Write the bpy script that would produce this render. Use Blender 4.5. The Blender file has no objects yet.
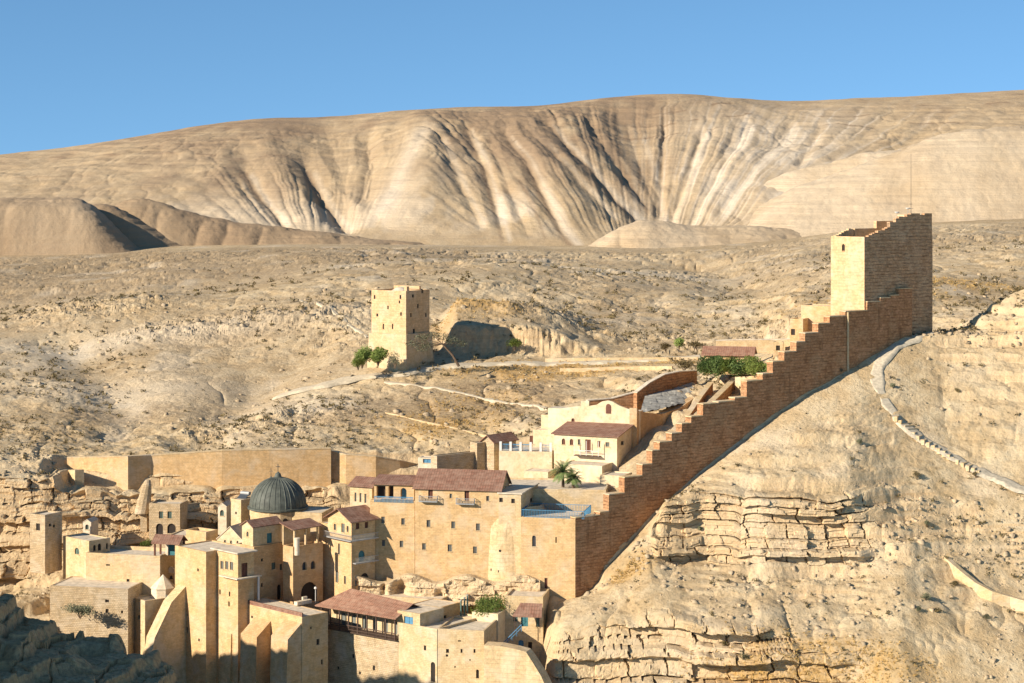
import bpy, math, random
import numpy as np
from mathutils import Vector
from mathutils.bvhtree import BVHTree

random.seed(7)
F = 2000.0; HY = 190.0; CX = 512.0          # focal length in pixels, horizon row, centre column
R = math.radians
scene = bpy.context.scene
COL = scene.collection

def P(px, py, Y):
    return ((px - CX) * Y / F, Y, (HY - py) * Y / F)

# ------------------------------------------------------------------ camera, sun, sky
cam_d = bpy.data.cameras.new('camera'); cam = bpy.data.objects.new('camera', cam_d); COL.objects.link(cam)
cam_d.sensor_width = 36; cam_d.lens = 36 * F / 1024; cam_d.shift_y = -(341.5 - HY) / 1024
cam_d.clip_start = 1; cam_d.clip_end = 9000
cam.location = (0, 0, 0); cam.rotation_euler = (R(90), 0, 0)
scene.camera = cam
SUN_AZ = 31.0     # degrees in front of due left
SUN_EL = 24.5
sv = Vector((-math.cos(R(SUN_AZ)) * math.cos(R(SUN_EL)), -math.sin(R(SUN_AZ)) * math.cos(R(SUN_EL)), math.sin(R(SUN_EL))))
sd = bpy.data.lights.new('sun', 'SUN'); sun = bpy.data.objects.new('sun', sd); COL.objects.link(sun)
sd.energy = 5.0; sd.angle = R(0.5); sd.color = (1.0, 0.885, 0.745)
sun.rotation_euler = sv.to_track_quat('Z', 'Y').to_euler()
world = bpy.data.worlds.new('World'); scene.world = world; world.use_nodes = True
wn = world.node_tree.nodes; wl = world.node_tree.links
bg = wn['Background']
sky = wn.new('ShaderNodeTexSky'); sky.sky_type = 'NISHITA'; sky.sun_disc = False
sky.sun_elevation = R(SUN_EL); sky.sun_rotation = math.atan2(sv.x, sv.y)
sky.altitude = 300; sky.air_density = 0.75; sky.dust_density = 0.0; sky.ozone_density = 3.0
hs = wn.new('ShaderNodeHueSaturation'); hs.inputs['Saturation'].default_value = 1.08; hs.inputs['Hue'].default_value = 0.49
tcw = wn.new('ShaderNodeTexCoord'); vadd = wn.new('ShaderNodeVectorMath'); vadd.operation = 'ADD'; vadd.inputs[1].default_value = (0, 0, 0.16)
wl.new(tcw.outputs['Generated'], vadd.inputs[0]); wl.new(vadd.outputs[0], sky.inputs['Vector'])
wl.new(sky.outputs[0], hs.inputs['Color']); wl.new(hs.outputs[0], bg.inputs[0]); bg.inputs[1].default_value = 0.108
scene.view_settings.view_transform = 'Standard'; scene.view_settings.look = 'None'
scene.view_settings.exposure = 0.66; scene.view_settings.gamma = 1
scene.cycles.max_bounces = 6; scene.cycles.diffuse_bounces = 4

# ------------------------------------------------------------------ material helpers
class N:
    def __init__(s, name, rough=0.9):
        s.m = bpy.data.materials.new(name); s.m.use_nodes = True
        s.t = s.m.node_tree; s.b = s.t.nodes['Principled BSDF']
        s.b.inputs['Roughness'].default_value = rough
        s.b.inputs['Specular IOR Level'].default_value = 0.25
    def n(s, typ, **kw):
        x = s.t.nodes.new(typ)
        for k, v in kw.items():
            if k.startswith('i_'): x.inputs[k[2:].replace('_', ' ')].default_value = v
            else: setattr(x, k, v)
        return x
    def l(s, a, b): s.t.links.new(a, b)
    def pos(s, scale=(1, 1, 1)):
        g = s.n('ShaderNodeNewGeometry'); m = s.n('ShaderNodeMapping'); m.inputs['Scale'].default_value = scale
        s.l(g.outputs['Position'], m.inputs[0]); return m.outputs[0]
    def uv(s):
        return s.n('ShaderNodeTexCoord').outputs['UV']
    def noise(s, vec, scale, detail=4, rough=0.55, dist=0.0):
        x = s.n('ShaderNodeTexNoise'); x.inputs['Scale'].default_value = scale; x.inputs['Detail'].default_value = detail
        x.inputs['Roughness'].default_value = rough; x.inputs['Distortion'].default_value = dist
        s.l(vec, x.inputs['Vector']); return x.outputs['Fac']
    def ramp(s, fac, stops):
        x = s.n('ShaderNodeValToRGB'); e = x.color_ramp.elements
        while len(e) < len(stops): e.new(0.5)
        for q, (p, c) in zip(e, stops):
            q.position = p; q.color = (c[0], c[1], c[2], 1) if not isinstance(c, (int, float)) else (c, c, c, 1)
        s.l(fac, x.inputs[0]); return x.outputs[0]
    def mix(s, fac, a, b, mode='MIX'):
        x = s.n('ShaderNodeMix', data_type='RGBA', blend_type=mode)
        if isinstance(fac, (int, float)): x.inputs[0].default_value = fac
        else: s.l(fac, x.inputs[0])
        for v, sk in ((a, x.inputs[6]), (b, x.inputs[7])):
            if isinstance(v, tuple): sk.default_value = (v[0], v[1], v[2], 1)
            else: s.l(v, sk)
        return x.outputs[2]
    def math(s, op, a, b=0.0, clamp=False):
        x = s.n('ShaderNodeMath', operation=op); x.use_clamp = clamp
        for v, sk in ((a, x.inputs[0]), (b, x.inputs[1])):
            if isinstance(v, (int, float)): sk.default_value = v
            else: s.l(v, sk)
        return x.outputs[0]
    def bump(s, h, strength, dist, prev=None):
        x = s.n('ShaderNodeBump'); x.inputs['Strength'].default_value = strength; x.inputs['Distance'].default_value = dist
        s.l(h, x.inputs['Height'])
        if prev is not None: s.l(prev, x.inputs['Normal'])
        return x.outputs[0]
    def attr(s, name):
        a = s.n('ShaderNodeAttribute'); a.attribute_name = name; return a
    def out(s, col, nrm=None):
        if isinstance(col, tuple): s.b.inputs['Base Color'].default_value = (col[0], col[1], col[2], 1)
        else: s.l(col, s.b.inputs['Base Color'])
        if nrm is not None: s.l(nrm, s.b.inputs['Normal'])
        return s.m

def stone(name, c1, c2, bw=0.6, bh=0.3, joint=0.25, bump=0.35, stain=0.35, pale=(0.6, 0.5, 0.36), palemix=0.0, boss=0.0):
    k = N(name)
    uv = k.uv(); pos = k.pos()
    br = k.n('ShaderNodeTexBrick'); k.l(uv, br.inputs['Vector'])
    br.inputs['Scale'].default_value = 1.0; br.inputs['Brick Width'].default_value = bw; br.inputs['Row Height'].default_value = bh
    br.inputs['Mortar Size'].default_value = 0.03; br.inputs['Mortar Smooth'].default_value = 0.4
    br.inputs['Color1'].default_value = (*c1, 1); br.inputs['Color2'].default_value = (*c2, 1)
    d = tuple(x * (1 - joint) for x in c2); br.inputs['Mortar'].default_value = (*d, 1)
    base = br.outputs['Color']
    n1 = k.noise(pos, 0.22, 5, 0.6, 0.4)
    n2 = k.noise(pos, 1.6, 5, 0.65)
    n3 = k.noise(k.pos((1.2, 1.2, 0.22)), 0.8, 4, 0.6)
    n4 = k.noise(pos, 0.55, 6, 0.7, 0.6)
    col = k.mix(k.ramp(n2, [(0.42, 0.0), (0.68, 0.8)]), base, tuple(min(1, x * 0.66) for x in c1))
    col = k.mix(k.ramp(n4, [(0.47, 0.0), (0.66, 0.55)]), col, (min(1, c1[0] * 1.12), min(1, c1[1] * 1.2), min(1, c1[2] * 1.38)))
    col = k.mix(k.ramp(n3, [(0.56, 0.0), (0.74, stain)]), col, tuple(x * 0.5 for x in c2))
    col = k.mix(k.ramp(n1, [(0.48, 0.0), (0.62, 0.35 + palemix)]), col, pale)
    mp = k.n('ShaderNodeMapping'); mp.inputs['Scale'].default_value = (0.45, 2.1, 1); k.l(uv, mp.inputs[0])
    nh = k.noise(mp.outputs[0], 1.0, 5, 0.75)
    col = k.mix(k.ramp(nh, [(0.5, 0.0), (0.64, min(1.0, joint * 1.5))]), col, tuple(x * 0.52 for x in c2))
    h = k.math('ADD', k.math('ADD', k.math('MULTIPLY', br.outputs['Fac'], -0.6), n2), nh)
    nr = k.bump(h, bump, 0.12 + boss)
    return k.out(col, nr)

def plain(name, c, var=0.15, rough=0.7, scale=1.5, metallic=0.0):
    k = N(name, rough); k.b.inputs['Metallic'].default_value = metallic
    n = k.noise(k.pos(), scale, 4, 0.6)
    col = k.mix(k.ramp(n, [(0.35, 0.0), (0.7, 1.0)]), c, tuple(x * (1 - var * 2) for x in c))
    return k.out(col, k.bump(n, 0.2, 0.05))

def tiles(name, c1, c2, c3):
    k = N(name, 0.85)
    uv = k.uv()
    br = k.n('ShaderNodeTexBrick'); k.l(uv, br.inputs['Vector'])
    br.inputs['Scale'].default_value = 1; br.inputs['Brick Width'].default_value = 0.5; br.inputs['Row Height'].default_value = 0.8
    br.inputs['Mortar Size'].default_value = 0.05; br.offset = 0.0
    br.inputs['Color1'].default_value = (*c1, 1); br.inputs['Color2'].default_value = (*c2, 1); br.inputs['Mortar'].default_value = (*[x * .45 for x in c1], 1)
    n = k.noise(k.pos(), 0.8, 5, 0.7)
    col = k.mix(k.ramp(n, [(0.4, 0.0), (0.68, 0.75)]), br.outputs['Color'], c3)
    return k.out(col, k.bump(br.outputs['Fac'], -0.5, 0.08))

M = {}
M['ash'] = stone('warm ashlar stone', (0.68, 0.455, 0.22), (0.60, 0.385, 0.175), 0.7, 0.32, 0.22, 0.35, 0.4)
M['ash2'] = stone('pale ashlar stone', (0.68, 0.50, 0.27), (0.60, 0.43, 0.225), 0.7, 0.32, 0.2, 0.4, 0.45, palemix=0.2)
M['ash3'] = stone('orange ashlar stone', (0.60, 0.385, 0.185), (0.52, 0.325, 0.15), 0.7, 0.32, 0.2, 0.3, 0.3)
M['cream'] = stone('cream lime plaster', (0.71, 0.56, 0.34), (0.68, 0.52, 0.31), 1.2, 0.6, 0.03, 0.2, 0.25, (0.78, 0.68, 0.5), 0.1)
M['white'] = stone('whitewashed plaster', (0.72, 0.60, 0.42), (0.68, 0.56, 0.38), 1.2, 0.6, 0.05, 0.3, 0.4, (0.74, 0.65, 0.48))
M['wall'] = stone('rough fortress masonry', (0.56, 0.285, 0.13), (0.37, 0.18, 0.082), 0.9, 0.6, 0.6, 1.0, 0.8, (0.50, 0.33, 0.18))
M['boss'] = stone('bossed tower masonry', (0.66, 0.395, 0.205), (0.48, 0.275, 0.14), 1.0, 0.75, 0.7, 1.0, 0.3, (0.58, 0.43, 0.27), boss=0.18)
M['towerf'] = stone('smooth tower masonry', (0.70, 0.47, 0.24), (0.62, 0.40, 0.2), 1.0, 0.62, 0.3, 0.3, 0.25)
M['rubble'] = stone('weathered rubble masonry', (0.64, 0.48, 0.28), (0.54, 0.39, 0.22), 0.5, 0.35, 0.4, 0.9, 0.6, (0.6, 0.5, 0.36), 0.15)
M['stucco'] = stone('patchy cream stucco', (0.67, 0.49, 0.265), (0.63, 0.45, 0.235), 1.5, 0.8, 0.1, 0.6, 0.7, (0.70, 0.59, 0.41), 0.1)
M['tile'] = tiles('red brown clay tiles', (0.28, 0.14, 0.09), (0.20, 0.10, 0.065), (0.33, 0.215, 0.15))
M['tileo'] = tiles('orange clay tiles', (0.34, 0.17, 0.105), (0.25, 0.12, 0.075), (0.38, 0.24, 0.16))
M['roofc'] = plain('grey lime roof screed', (0.72, 0.61, 0.45), 0.2, 0.9, 0.9)
M['wood'] = plain('dark weathered timber', (0.11, 0.07, 0.05), 0.2)
M['brown'] = plain('brown painted wood', (0.16, 0.065, 0.04), 0.15)
M['teal'] = plain('teal painted wood', (0.06, 0.2, 0.22), 0.15)
M['blue'] = plain('blue painted metal', (0.1, 0.27, 0.42), 0.15)
M['green'] = plain('green painted shutters', (0.11, 0.18, 0.15), 0.15)
M['greyg'] = plain('dusty grey shutters', (0.2, 0.21, 0.18), 0.15)
M['dark'] = plain('painted interior shade', (0.035, 0.026, 0.02), 0.1)  # near-black colour stands in for the shade inside openings
M['glass'] = plain('dusty window glass', (0.07, 0.08, 0.09), 0.1, 0.25)
M['whitep'] = plain('white paint', (0.72, 0.69, 0.62), 0.08)
M['metal'] = plain('galvanised metal', (0.4, 0.4, 0.38), 0.1, 0.5, 2, 0.3)
M['iron'] = plain('dark iron', (0.06, 0.06, 0.06), 0.1, 0.6)
M['lead'] = plain('weathered grey lead', (0.12, 0.13, 0.105), 0.25, 0.6, 0.9)
M['trunk'] = plain('grey brown bark', (0.16, 0.11, 0.07), 0.2)

def leafmat(name, c, c2):
    k = N(name, 0.7)
    oi = k.noise(k.pos(), 1.3, 2); n = k.noise(k.pos(), 9, 2)
    col = k.mix(k.ramp(oi, [(0.35, 0.0), (0.65, 1.0)]), c, c2)
    col = k.mix(k.ramp(n, [(0.4, 0.0), (0.7, 0.5)]), col, tuple(x * .55 for x in c))
    return k.out(col)
M['leaf'] = leafmat('mid green leaves', (0.16, 0.23, 0.045), (0.24, 0.28, 0.07))
M['leafd'] = leafmat('dark green leaves', (0.085, 0.14, 0.035), (0.14, 0.19, 0.055))
M['leafg'] = leafmat('dusty grey green leaves', (0.14, 0.15, 0.08), (0.2, 0.19, 0.11))
M['palm'] = leafmat('palm fronds', (0.15, 0.21, 0.07), (0.22, 0.26, 0.09))
M['scrub'] = leafmat('dry desert scrub', (0.13, 0.10, 0.045), (0.2, 0.15, 0.06))
M['straw'] = leafmat('dry golden grass', (0.62, 0.42, 0.15), (0.52, 0.34, 0.12))

# ------------------------------------------------------------------ mesh builder
class MB:
    def __init__(s): s.v = []; s.f = []; s.m = []
    def face(s, pts, m=0):
        i = len(s.v); s.v.extend([tuple(p) for p in pts]); s.f.append(tuple(range(i, i + len(pts)))); s.m.append(m)
    def box(s, x0, y0, z0, x1, y1, z1, m=0):
        a = [(x0, y0, z0), (x1, y0, z0), (x1, y1, z0), (x0, y1, z0), (x0, y0, z1), (x1, y0, z1), (x1, y1, z1), (x0, y1, z1)]
        for q in ((0, 1, 5, 4), (1, 2, 6, 5), (2, 3, 7, 6), (3, 0, 4, 7), (4, 5, 6, 7), (3, 2, 1, 0)):
            s.face([a[i] for i in q], m)
    def hexa(s, lo, hi, m=0):            # lo, hi: four points each, counterclockwise from above
        for i in range(4):
            j = (i + 1) % 4; s.face([lo[i], lo[j], hi[j], hi[i]], m)
        s.face(hi, m); s.face(lo[::-1], m)
    def prism(s, poly, v0, v1, m=0):     # poly: points at one end; v0, v1 offsets
        a = [tuple(Vector(p) + Vector(v0)) for p in poly]; b = [tuple(Vector(p) + Vector(v1)) for p in poly]
        s.face(a[::-1], m); s.face(b, m)
        for i in range(len(a)):
            j = (i + 1) % len(a); s.face([a[i], a[j], b[j], b[i]], m)
    def tube(s, p0, p1, r0, r1=None, n=8, m=0, caps=True):
        r1 = r0 if r1 is None else r1
        p0 = Vector(p0); p1 = Vector(p1); d = (p1 - p0).normalized()
        a = d.orthogonal().normalized(); b = d.cross(a)
        c0 = [p0 + (a * math.cos(t) + b * math.sin(t)) * r0 for t in [2 * math.pi * i / n for i in range(n)]]
        c1 = [p1 + (a * math.cos(t) + b * math.sin(t)) * r1 for t in [2 * math.pi * i / n for i in range(n)]]
        for i in range(n):
            j = (i + 1) % n; s.face([c0[i], c0[j], c1[j], c1[i]], m)
        if caps: s.face(c0[::-1], m); s.face(c1, m)
    def lathe(s, prof, n=24, c=(0, 0), m=0, a0=0.0):
        for k in range(len(prof) - 1):
            (r0, z0), (r1, z1) = prof[k], prof[k + 1]
            for i in range(n):
                t0 = a0 + 2 * math.pi * i / n; t1 = a0 + 2 * math.pi * (i + 1) / n
                q = [(c[0] + r0 * math.cos(t0), c[1] + r0 * math.sin(t0), z0), (c[0] + r0 * math.cos(t1), c[1] + r0 * math.sin(t1), z0),
                     (c[0] + r1 * math.cos(t1), c[1] + r1 * math.sin(t1), z1), (c[0] + r1 * math.cos(t0), c[1] + r1 * math.sin(t0), z1)]
                if r0 < 1e-6: q = [q[0], q[2], q[3]]
                elif r1 < 1e-6: q = q[:3]
                s.face(q, m)
    def build(s, name, mats, parent=None, smooth=False):
        if not isinstance(mats, (list, tuple)): mats = [mats]
        me = bpy.data.meshes.new(name); me.from_pydata(s.v, [], s.f)
        for m in mats: me.materials.append(M[m] if isinstance(m, str) else m)
        uvl = me.uv_layers.new(name='UVMap')
        for p, mi in zip(me.polygons, s.m):
            p.material_index = mi; p.use_smooth = smooth
            n = p.normal
            if abs(n.z) > 0.75: 
                for li in p.loop_indices:
                    c = me.vertices[me.loops[li].vertex_index].co; uvl.data[li].uv = (c.x, c.y)
            else:
                t = Vector((-n.y, n.x, 0)).normalized(); w = n.cross(t)
                for li in p.loop_indices:
                    c = me.vertices[me.loops[li].vertex_index].co; uvl.data[li].uv = (c.dot(t), -c.dot(w) if w.z < 0 else c.dot(w))
        if smooth: me.validate()
        o = bpy.data.objects.new(name, me); COL.objects.link(o)
        if parent is not None: o.parent = parent
        return o

def tag(o, label, cat, group=None):
    o['label'] = label; o['category'] = cat
    if group: o['group'] = group
    return o
def thing(name, label, cat, loc=(0, 0, 0), rz=0.0, group=None):
    o = bpy.data.objects.new(name, None); COL.objects.link(o); o.location = loc; o.rotation_euler = (0, 0, rz)
    o.empty_display_size = 0.5
    return tag(o, label, cat, group)

def wall_face(mb, O, U, L, z0, z1, ops, depth=0.35, m=0):
    """a wall face from O along U, with real openings and reveals"""
    O = Vector(O); U = Vector(U); Z = Vector((0, 0, 1)); Nn = U.cross(Z)
    def pt(u, z, d=0.0): q = O + U * u - Nn * d; return (q.x, q.y, z)
    ops = [(max(0.05, a), max(z0 + .02, b), min(L - 0.05, c), min(z1 - 0.05, d), arch) for a, b, c, d, arch in ops]
    ops = [o for o in ops if o[2] - o[0] > 0.1 and o[3] - o[1] > 0.1]
    us = sorted({0, L, *[o[0] for o in ops], *[o[2] for o in ops]}); zs = sorted({z0, z1, *[o[1] for o in ops], *[o[3] for o in ops]})
    for i in range(len(us) - 1):
        for j in range(len(zs) - 1):
            cu = (us[i] + us[i + 1]) / 2; cz = (zs[j] + zs[j + 1]) / 2
            if any(o[0] < cu < o[2] and o[1] < cz < o[3] for o in ops): continue
            mb.face([pt(us[i], zs[j]), pt(us[i + 1], zs[j]), pt(us[i + 1], zs[j + 1]), pt(us[i], zs[j + 1])], m)
    for a, b, c, d, arch in ops:
        mb.face([pt(a, b), pt(a, b, depth), pt(c, b, depth), pt(c, b)], m)
        if arch:
            r = (c - a) / 2; rz = min(r, (d - b) * 0.5); sp = d - rz; cu = (a + c) / 2
            arc = [(cu - r * math.cos(math.pi * i / 8), sp + rz * math.sin(math.pi * i / 8)) for i in range(9)]
            for (u0, w0), (u1, w1) in zip(arc, arc[1:]):
                mb.face([pt(u0, w0), pt(u1, w1), pt(u1, d), pt(u0, d)], m)
                mb.face([pt(u0, w0), pt(u0, w0, depth), pt(u1, w1, depth), pt(u1, w1)], m)
        else:
            sp = d; mb.face([pt(a, d), pt(c, d), pt(c, d, depth), pt(a, d, depth)], m)
        mb.face([pt(a, b), pt(a, sp), pt(a, sp, depth), pt(a, b, depth)], m)
        mb.face([pt(c, b), pt(c, b, depth), pt(c, sp, depth), pt(c, sp)], m)
    return ops

class Block:
    """stone building: its front face runs from screen column a to its near corner b, its right face from b to c"""
    def __init__(s, name, label, cat, a, b, Y, al, yt, yb, c=None, D=None, mat='ash', win=(), rwin=(), roof='flat', rise=1.5,
                 over=0.35, par=0.55, tile='tile', group=None, ridge='x', roofmat='roofc', rz0=None, depth=0.3, trim=True):
        s.al = R(al); s.ca = math.cos(s.al); s.sa = math.sin(s.al)
        s.Ox = (b - CX) * Y / F; s.Oy = Y; s.zt = (HY - yt) * Y / F; s.zb = (HY - yb) * Y / F
        s.W = -s.fx(a)
        s.D = D if D is not None else s.ry(c)
        s.t = thing(name, label, cat, (s.Ox, s.Oy, s.zb), -s.al, group)
        s.H = s.zt - s.zb
        fo = [s.fop(*w) for w in win]; ro = [s.rop(*w) for w in rwin]
        mb = MB()
        wall_face(mb, (-s.W, 0, 0), (1, 0, 0), s.W, 0, s.H, [(o[0] + s.W, o[1], o[2] + s.W, o[3], o[4]) for o in fo], depth)
        wall_face(mb, (0, 0, 0), (0, 1, 0), s.D, 0, s.H, [o[:5] for o in ro], depth)
        wall_face(mb, (0, s.D, 0), (-1, 0, 0), s.W, 0, s.H, [])
        wall_face(mb, (-s.W, s.D, 0), (0, -1, 0), s.D, 0, s.H, [])
        W, D, H = s.W, s.D, s.H
        if roof == 'flat':
            t = 0.35; zi = H - par
            mb.face([(-W + t, t, zi), (-t, t, zi), (-t, D - t, zi), (-W + t, D - t, zi)], 1)
            for q in (((-W, 0), (0, 0), (-t, t), (-W + t, t)), ((0, 0), (0, D), (-t, D - t), (-t, t)), ((0, D), (-W, D), (-W + t, D - t), (-t, D - t)), ((-W, D), (-W, 0), (-W + t, t), (-W + t, D - t))):
                mb.face([(x, y, H) for x, y in q], 0)
                mb.face([(q[3][0], q[3][1], H), (q[2][0], q[2][1], H), (q[2][0], q[2][1], zi), (q[3][0], q[3][1], zi)], 0)
        elif roof == 'gable':
            if ridge == 'x':
                mb.face([(0, 0, H), (0, D, H), (0, D / 2, H + rise)]); mb.face([(-W, D, H), (-W, 0, H), (-W, D / 2, H + rise)])
            else:
                mb.face([(-W, 0, H), (0, 0, H), (-W / 2, 0, H + rise)]); mb.face([(0, D, H), (-W, D, H), (-W / 2, D, H + rise)])
        elif roof == 'shed':
            mb.face([(0, 0, H), (0, D, H), (0, D, H + rise)]); mb.face([(-W, D, H), (-W, 0, H), (-W, D, H + rise)])
            mb.face([(0, D, H), (-W, D, H), (-W, D, H + rise), (0, D, H + rise)])
        if roof == 'slab':
            mb.face([(-W, 0, H), (0, 0, H), (0, D, H), (-W, D, H)], 1)
        s.wall = mb.build('wall', [mat, roofmat], s.t)
        th = 0.16; o = over
        if roof == 'gable' or roof == 'shed':
            r = MB(); e = 0.02
            def slope(p0, p1, p2, p3):
                lo = [Vector(p) for p in (p0, p1, p2, p3)]; hi = [p + Vector((0, 0, th)) for p in lo]
                r.hexa(lo, hi)
            if roof == 'gable' and ridge == 'x':
                g = rise / (D / 2)
                slope((-W - o, -o, H - g * o + e), (o, -o, H - g * o + e), (o, D / 2, H + rise + e), (-W - o, D / 2, H + rise + e))
                slope((-W - o, D / 2, H + rise + e), (o, D / 2, H + rise + e), (o, D + o, H - g * o + e), (-W - o, D + o, H - g * o + e))
            elif roof == 'gable':
                g = rise / (W / 2)
                slope((-W - o, -o, H - g * o + e), (-W / 2, -o, H + rise + e), (-W / 2, D + o, H + rise + e), (-W - o, D + o, H - g * o + e))
                slope((-W / 2, -o, H + rise + e), (o, -o, H - g * o + e), (o, D + o, H - g * o + e), (-W / 2, D + o, H + rise + e))
            else:
                g = rise / D
                slope((-W - o, -o, H - g * o + e), (o, -o, H - g * o + e), (o, D + o, H + rise + g * o + e), (-W - o, D + o, H + rise + g * o + e))
            r.build('roof', tile, s.t)
        elif roof == 'cornice':
            r = MB(); r.box(-W - o, -o, H + .005, o, D + o, H + 0.25); r.build('roof', 'roofc', s.t)
        for oo, w in zip(fo, win): s.pane(oo, w, 0, depth)
        for oo, w in zip(ro, rwin): s.pane(oo, w, 1, depth)
    def fx(s, px):
        k = (px - CX) / F; return -(s.Ox - k * s.Oy) / (s.ca + k * s.sa)
    def ry(s, px):
        k = (px - CX) / F; return (k * s.Oy - s.Ox) / (s.sa - k * s.ca)
    def fz(s, px, py):
        Y = s.Oy - s.fx(px) * s.sa; return (HY - py) * Y / F - s.zb
    def rz(s, px, py):
        Y = s.Oy + s.ry(px) * s.ca; return (HY - py) * Y / F - s.zb
    def fop(s, px, py, w, h, st='green', arch=0):
        x0 = s.fx(px - w / 2); x1 = s.fx(px + w / 2); return (x0, s.fz(px, py + h / 2), x1, s.fz(px, py - h / 2), arch)
    def rop(s, px, py, w, h, st='green', arch=0):
        y0 = s.ry(px - w / 2); y1 = s.ry(px + w / 2); return (y0, s.rz(px, py + h / 2), y1, s.rz(px, py - h / 2), arch)
    def pane(s, o, w, side, depth):
        st = w[4] if len(w) > 4 else 'green'
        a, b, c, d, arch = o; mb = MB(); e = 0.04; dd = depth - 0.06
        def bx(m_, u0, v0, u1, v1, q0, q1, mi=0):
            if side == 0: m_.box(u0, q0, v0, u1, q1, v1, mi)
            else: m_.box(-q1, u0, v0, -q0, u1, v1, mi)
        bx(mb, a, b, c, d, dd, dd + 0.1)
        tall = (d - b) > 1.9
        nm = 'opening_shade' if st == 'dark' else ('door' if (tall and st in ('teal', 'blue', 'brown')) else 'window')
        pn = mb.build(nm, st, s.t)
        if st != 'dark' and (c - a) > 0.55:
            fr = MB(); t = 0.07
            bx(fr, a, b, a + t, d, dd - .06, dd); bx(fr, c - t, b, c, d, dd - .06, dd); bx(fr, a + t, d - t, c - t, d, dd - .06, dd)
            bx(fr, (a + c) / 2 - t / 2, b, (a + c) / 2 + t / 2, d - t, dd - .06, dd)
            fr.build('frame', 'wood' if st in ('greyg', 'green', 'glass') else st, pn)
            if nm == 'window':
                sl = MB(); bx(sl, a - .12, b - .12, c + .12, b - .004, -0.1, 0.2); sl.build('sill', 'ash2', pn)

def poly_wall(name, label, cat, pts, thick, mat='ash', cap=None, group=None, stepped=False, back=1, capover=0.06):
    """pts: (px, Y, ytop, ybot); the wall runs left to right, thickness goes to the far side"""
    W = []
    for px, Y, yt, yb in pts:
        W.append((Vector(((px - CX) * Y / F, Y)), (HY - yt) * Y / F, (HY - yb) * Y / F))
    o = W[0][0]; zb0 = min(w[2] for w in W)
    root = thing(name, label, cat, (o.x, o.y, zb0), 0, group)
    offs = []
    for i in range(len(W)):
        ds = []
        if i > 0: ds.append((W[i][0] - W[i - 1][0]).normalized())
        if i < len(W) - 1: ds.append((W[i + 1][0] - W[i][0]).normalized())
        d = sum(ds, Vector((0, 0))).normalized(); offs.append(Vector((-d.y, d.x)) * thick)
    mb = MB(); cp = MB()
    for i in range(len(W) - 1):
        (p, zt, zb), (q, zt2, zb2) = W[i], W[i + 1]
        if stepped: zt2 = zt
        a = p - o; b = q - o; c = q - o + offs[i + 1]; d = p - o + offs[i]
        lo = [(a.x, a.y, zb - zb0), (b.x, b.y, zb2 - zb0), (c.x, c.y, zb2 - zb0), (d.x, d.y, zb - zb0)]
        hi = [(a.x, a.y, zt - zb0), (b.x, b.y, zt2 - zb0), (c.x, c.y, zt2 - zb0), (d.x, d.y, zt - zb0)]
        mb.hexa(lo, hi)
        if cap:
            cc = Vector(((a + b + c + d) / 4)); f = 1 + capover
            ex = (b - a).normalized() * 0.0
            lo2 = []; hi2 = []
            for h, pt2 in zip(hi, (a, b, c, d)):
                side = (offs[i].normalized()) * 0.08
                v = pt2 - side if pt2 in (a, b) else pt2 + side
                lo2.append((v.x, v.y, h[2] + 0.004)); hi2.append((v.x, v.y, h[2] + 0.2))
            cp.hexa(lo2, hi2)
    mb.build('wall', mat, root)
    if cap: cp.build('coping', cap, root)
    return root
# ------------------------------------------------------------------ numpy noise
def _h(i, j, k, seed=0):
    n = (i.astype(np.int64) * 374761393 + j.astype(np.int64) * 668265263 + k.astype(np.int64) * 1440662683 + seed * 974634777) & 0xffffffff
    n = ((n ^ (n >> 13)) * 1274126177) & 0xffffffff
    n = ((n ^ (n >> 16)) * 2246822519) & 0xffffffff
    return ((n ^ (n >> 15)) & 0xffffff) / float(0xffffff)
def vn(x, y, z, seed=0):
    x, y, z = np.broadcast_arrays(x, y, z)
    i = np.floor(x); j = np.floor(y); k = np.floor(z)
    u = x - i; v = y - j; w = z - k
    u = u * u * (3 - 2 * u); v = v * v * (3 - 2 * v); w = w * w * (3 - 2 * w)
    r = 0
    for a in (0, 1):
        for b in (0, 1):
            for c in (0, 1):
                r = r + _h(i + a, j + b, k + c, seed) * (u if a else 1 - u) * (v if b else 1 - v) * (w if c else 1 - w)
    return r
def fbm(x, y, z, o=4, seed=0, g=0.5):
    r = 0; a = 1.0; t = 0
    for q in range(o):
        r = r + a * vn(x, y, z, seed + q * 17); t += a; a *= g; x = x * 2.03 + 3.1; y = y * 2.03 + 1.7; z = z * 2.03 + 5.3
    return r / t * 2 - 1
def sst(a, b, x):
    t = np.clip((x - a) / (b - a), 0, 1); return t * t * (3 - 2 * t)

def grid_obj(name, V, mat, attrs=None, label=None, smooth=True):
    nr, nc = V.shape[:2]
    me = bpy.data.meshes.new(name); n = nr * nc
    me.vertices.add(n); me.vertices.foreach_set('co', V.reshape(-1).astype(np.float32))
    idx = np.arange(n, dtype=np.int32).reshape(nr, nc)
    q = np.stack([idx[:-1, :-1], idx[:-1, 1:], idx[1:, 1:], idx[1:, :-1]], -1).reshape(-1, 4)
    nf = len(q)
    me.loops.add(nf * 4); me.loops.foreach_set('vertex_index', q.reshape(-1))
    me.polygons.add(nf); me.polygons.foreach_set('loop_start', np.arange(0, nf * 4, 4, dtype=np.int32))
    me.update(calc_edges=True)
    for k, a in (attrs or {}).items():
        at = me.attributes.new(k, 'FLOAT', 'POINT'); at.data.foreach_set('value', a.reshape(-1).astype(np.float32))
    me.polygons.foreach_set('use_smooth', np.full(nf, smooth)); me.materials.append(mat)
    o = bpy.data.objects.new(name, me); COL.objects.link(o); o['kind'] = 'structure'
    if label: o['label'] = label
    return o

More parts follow.
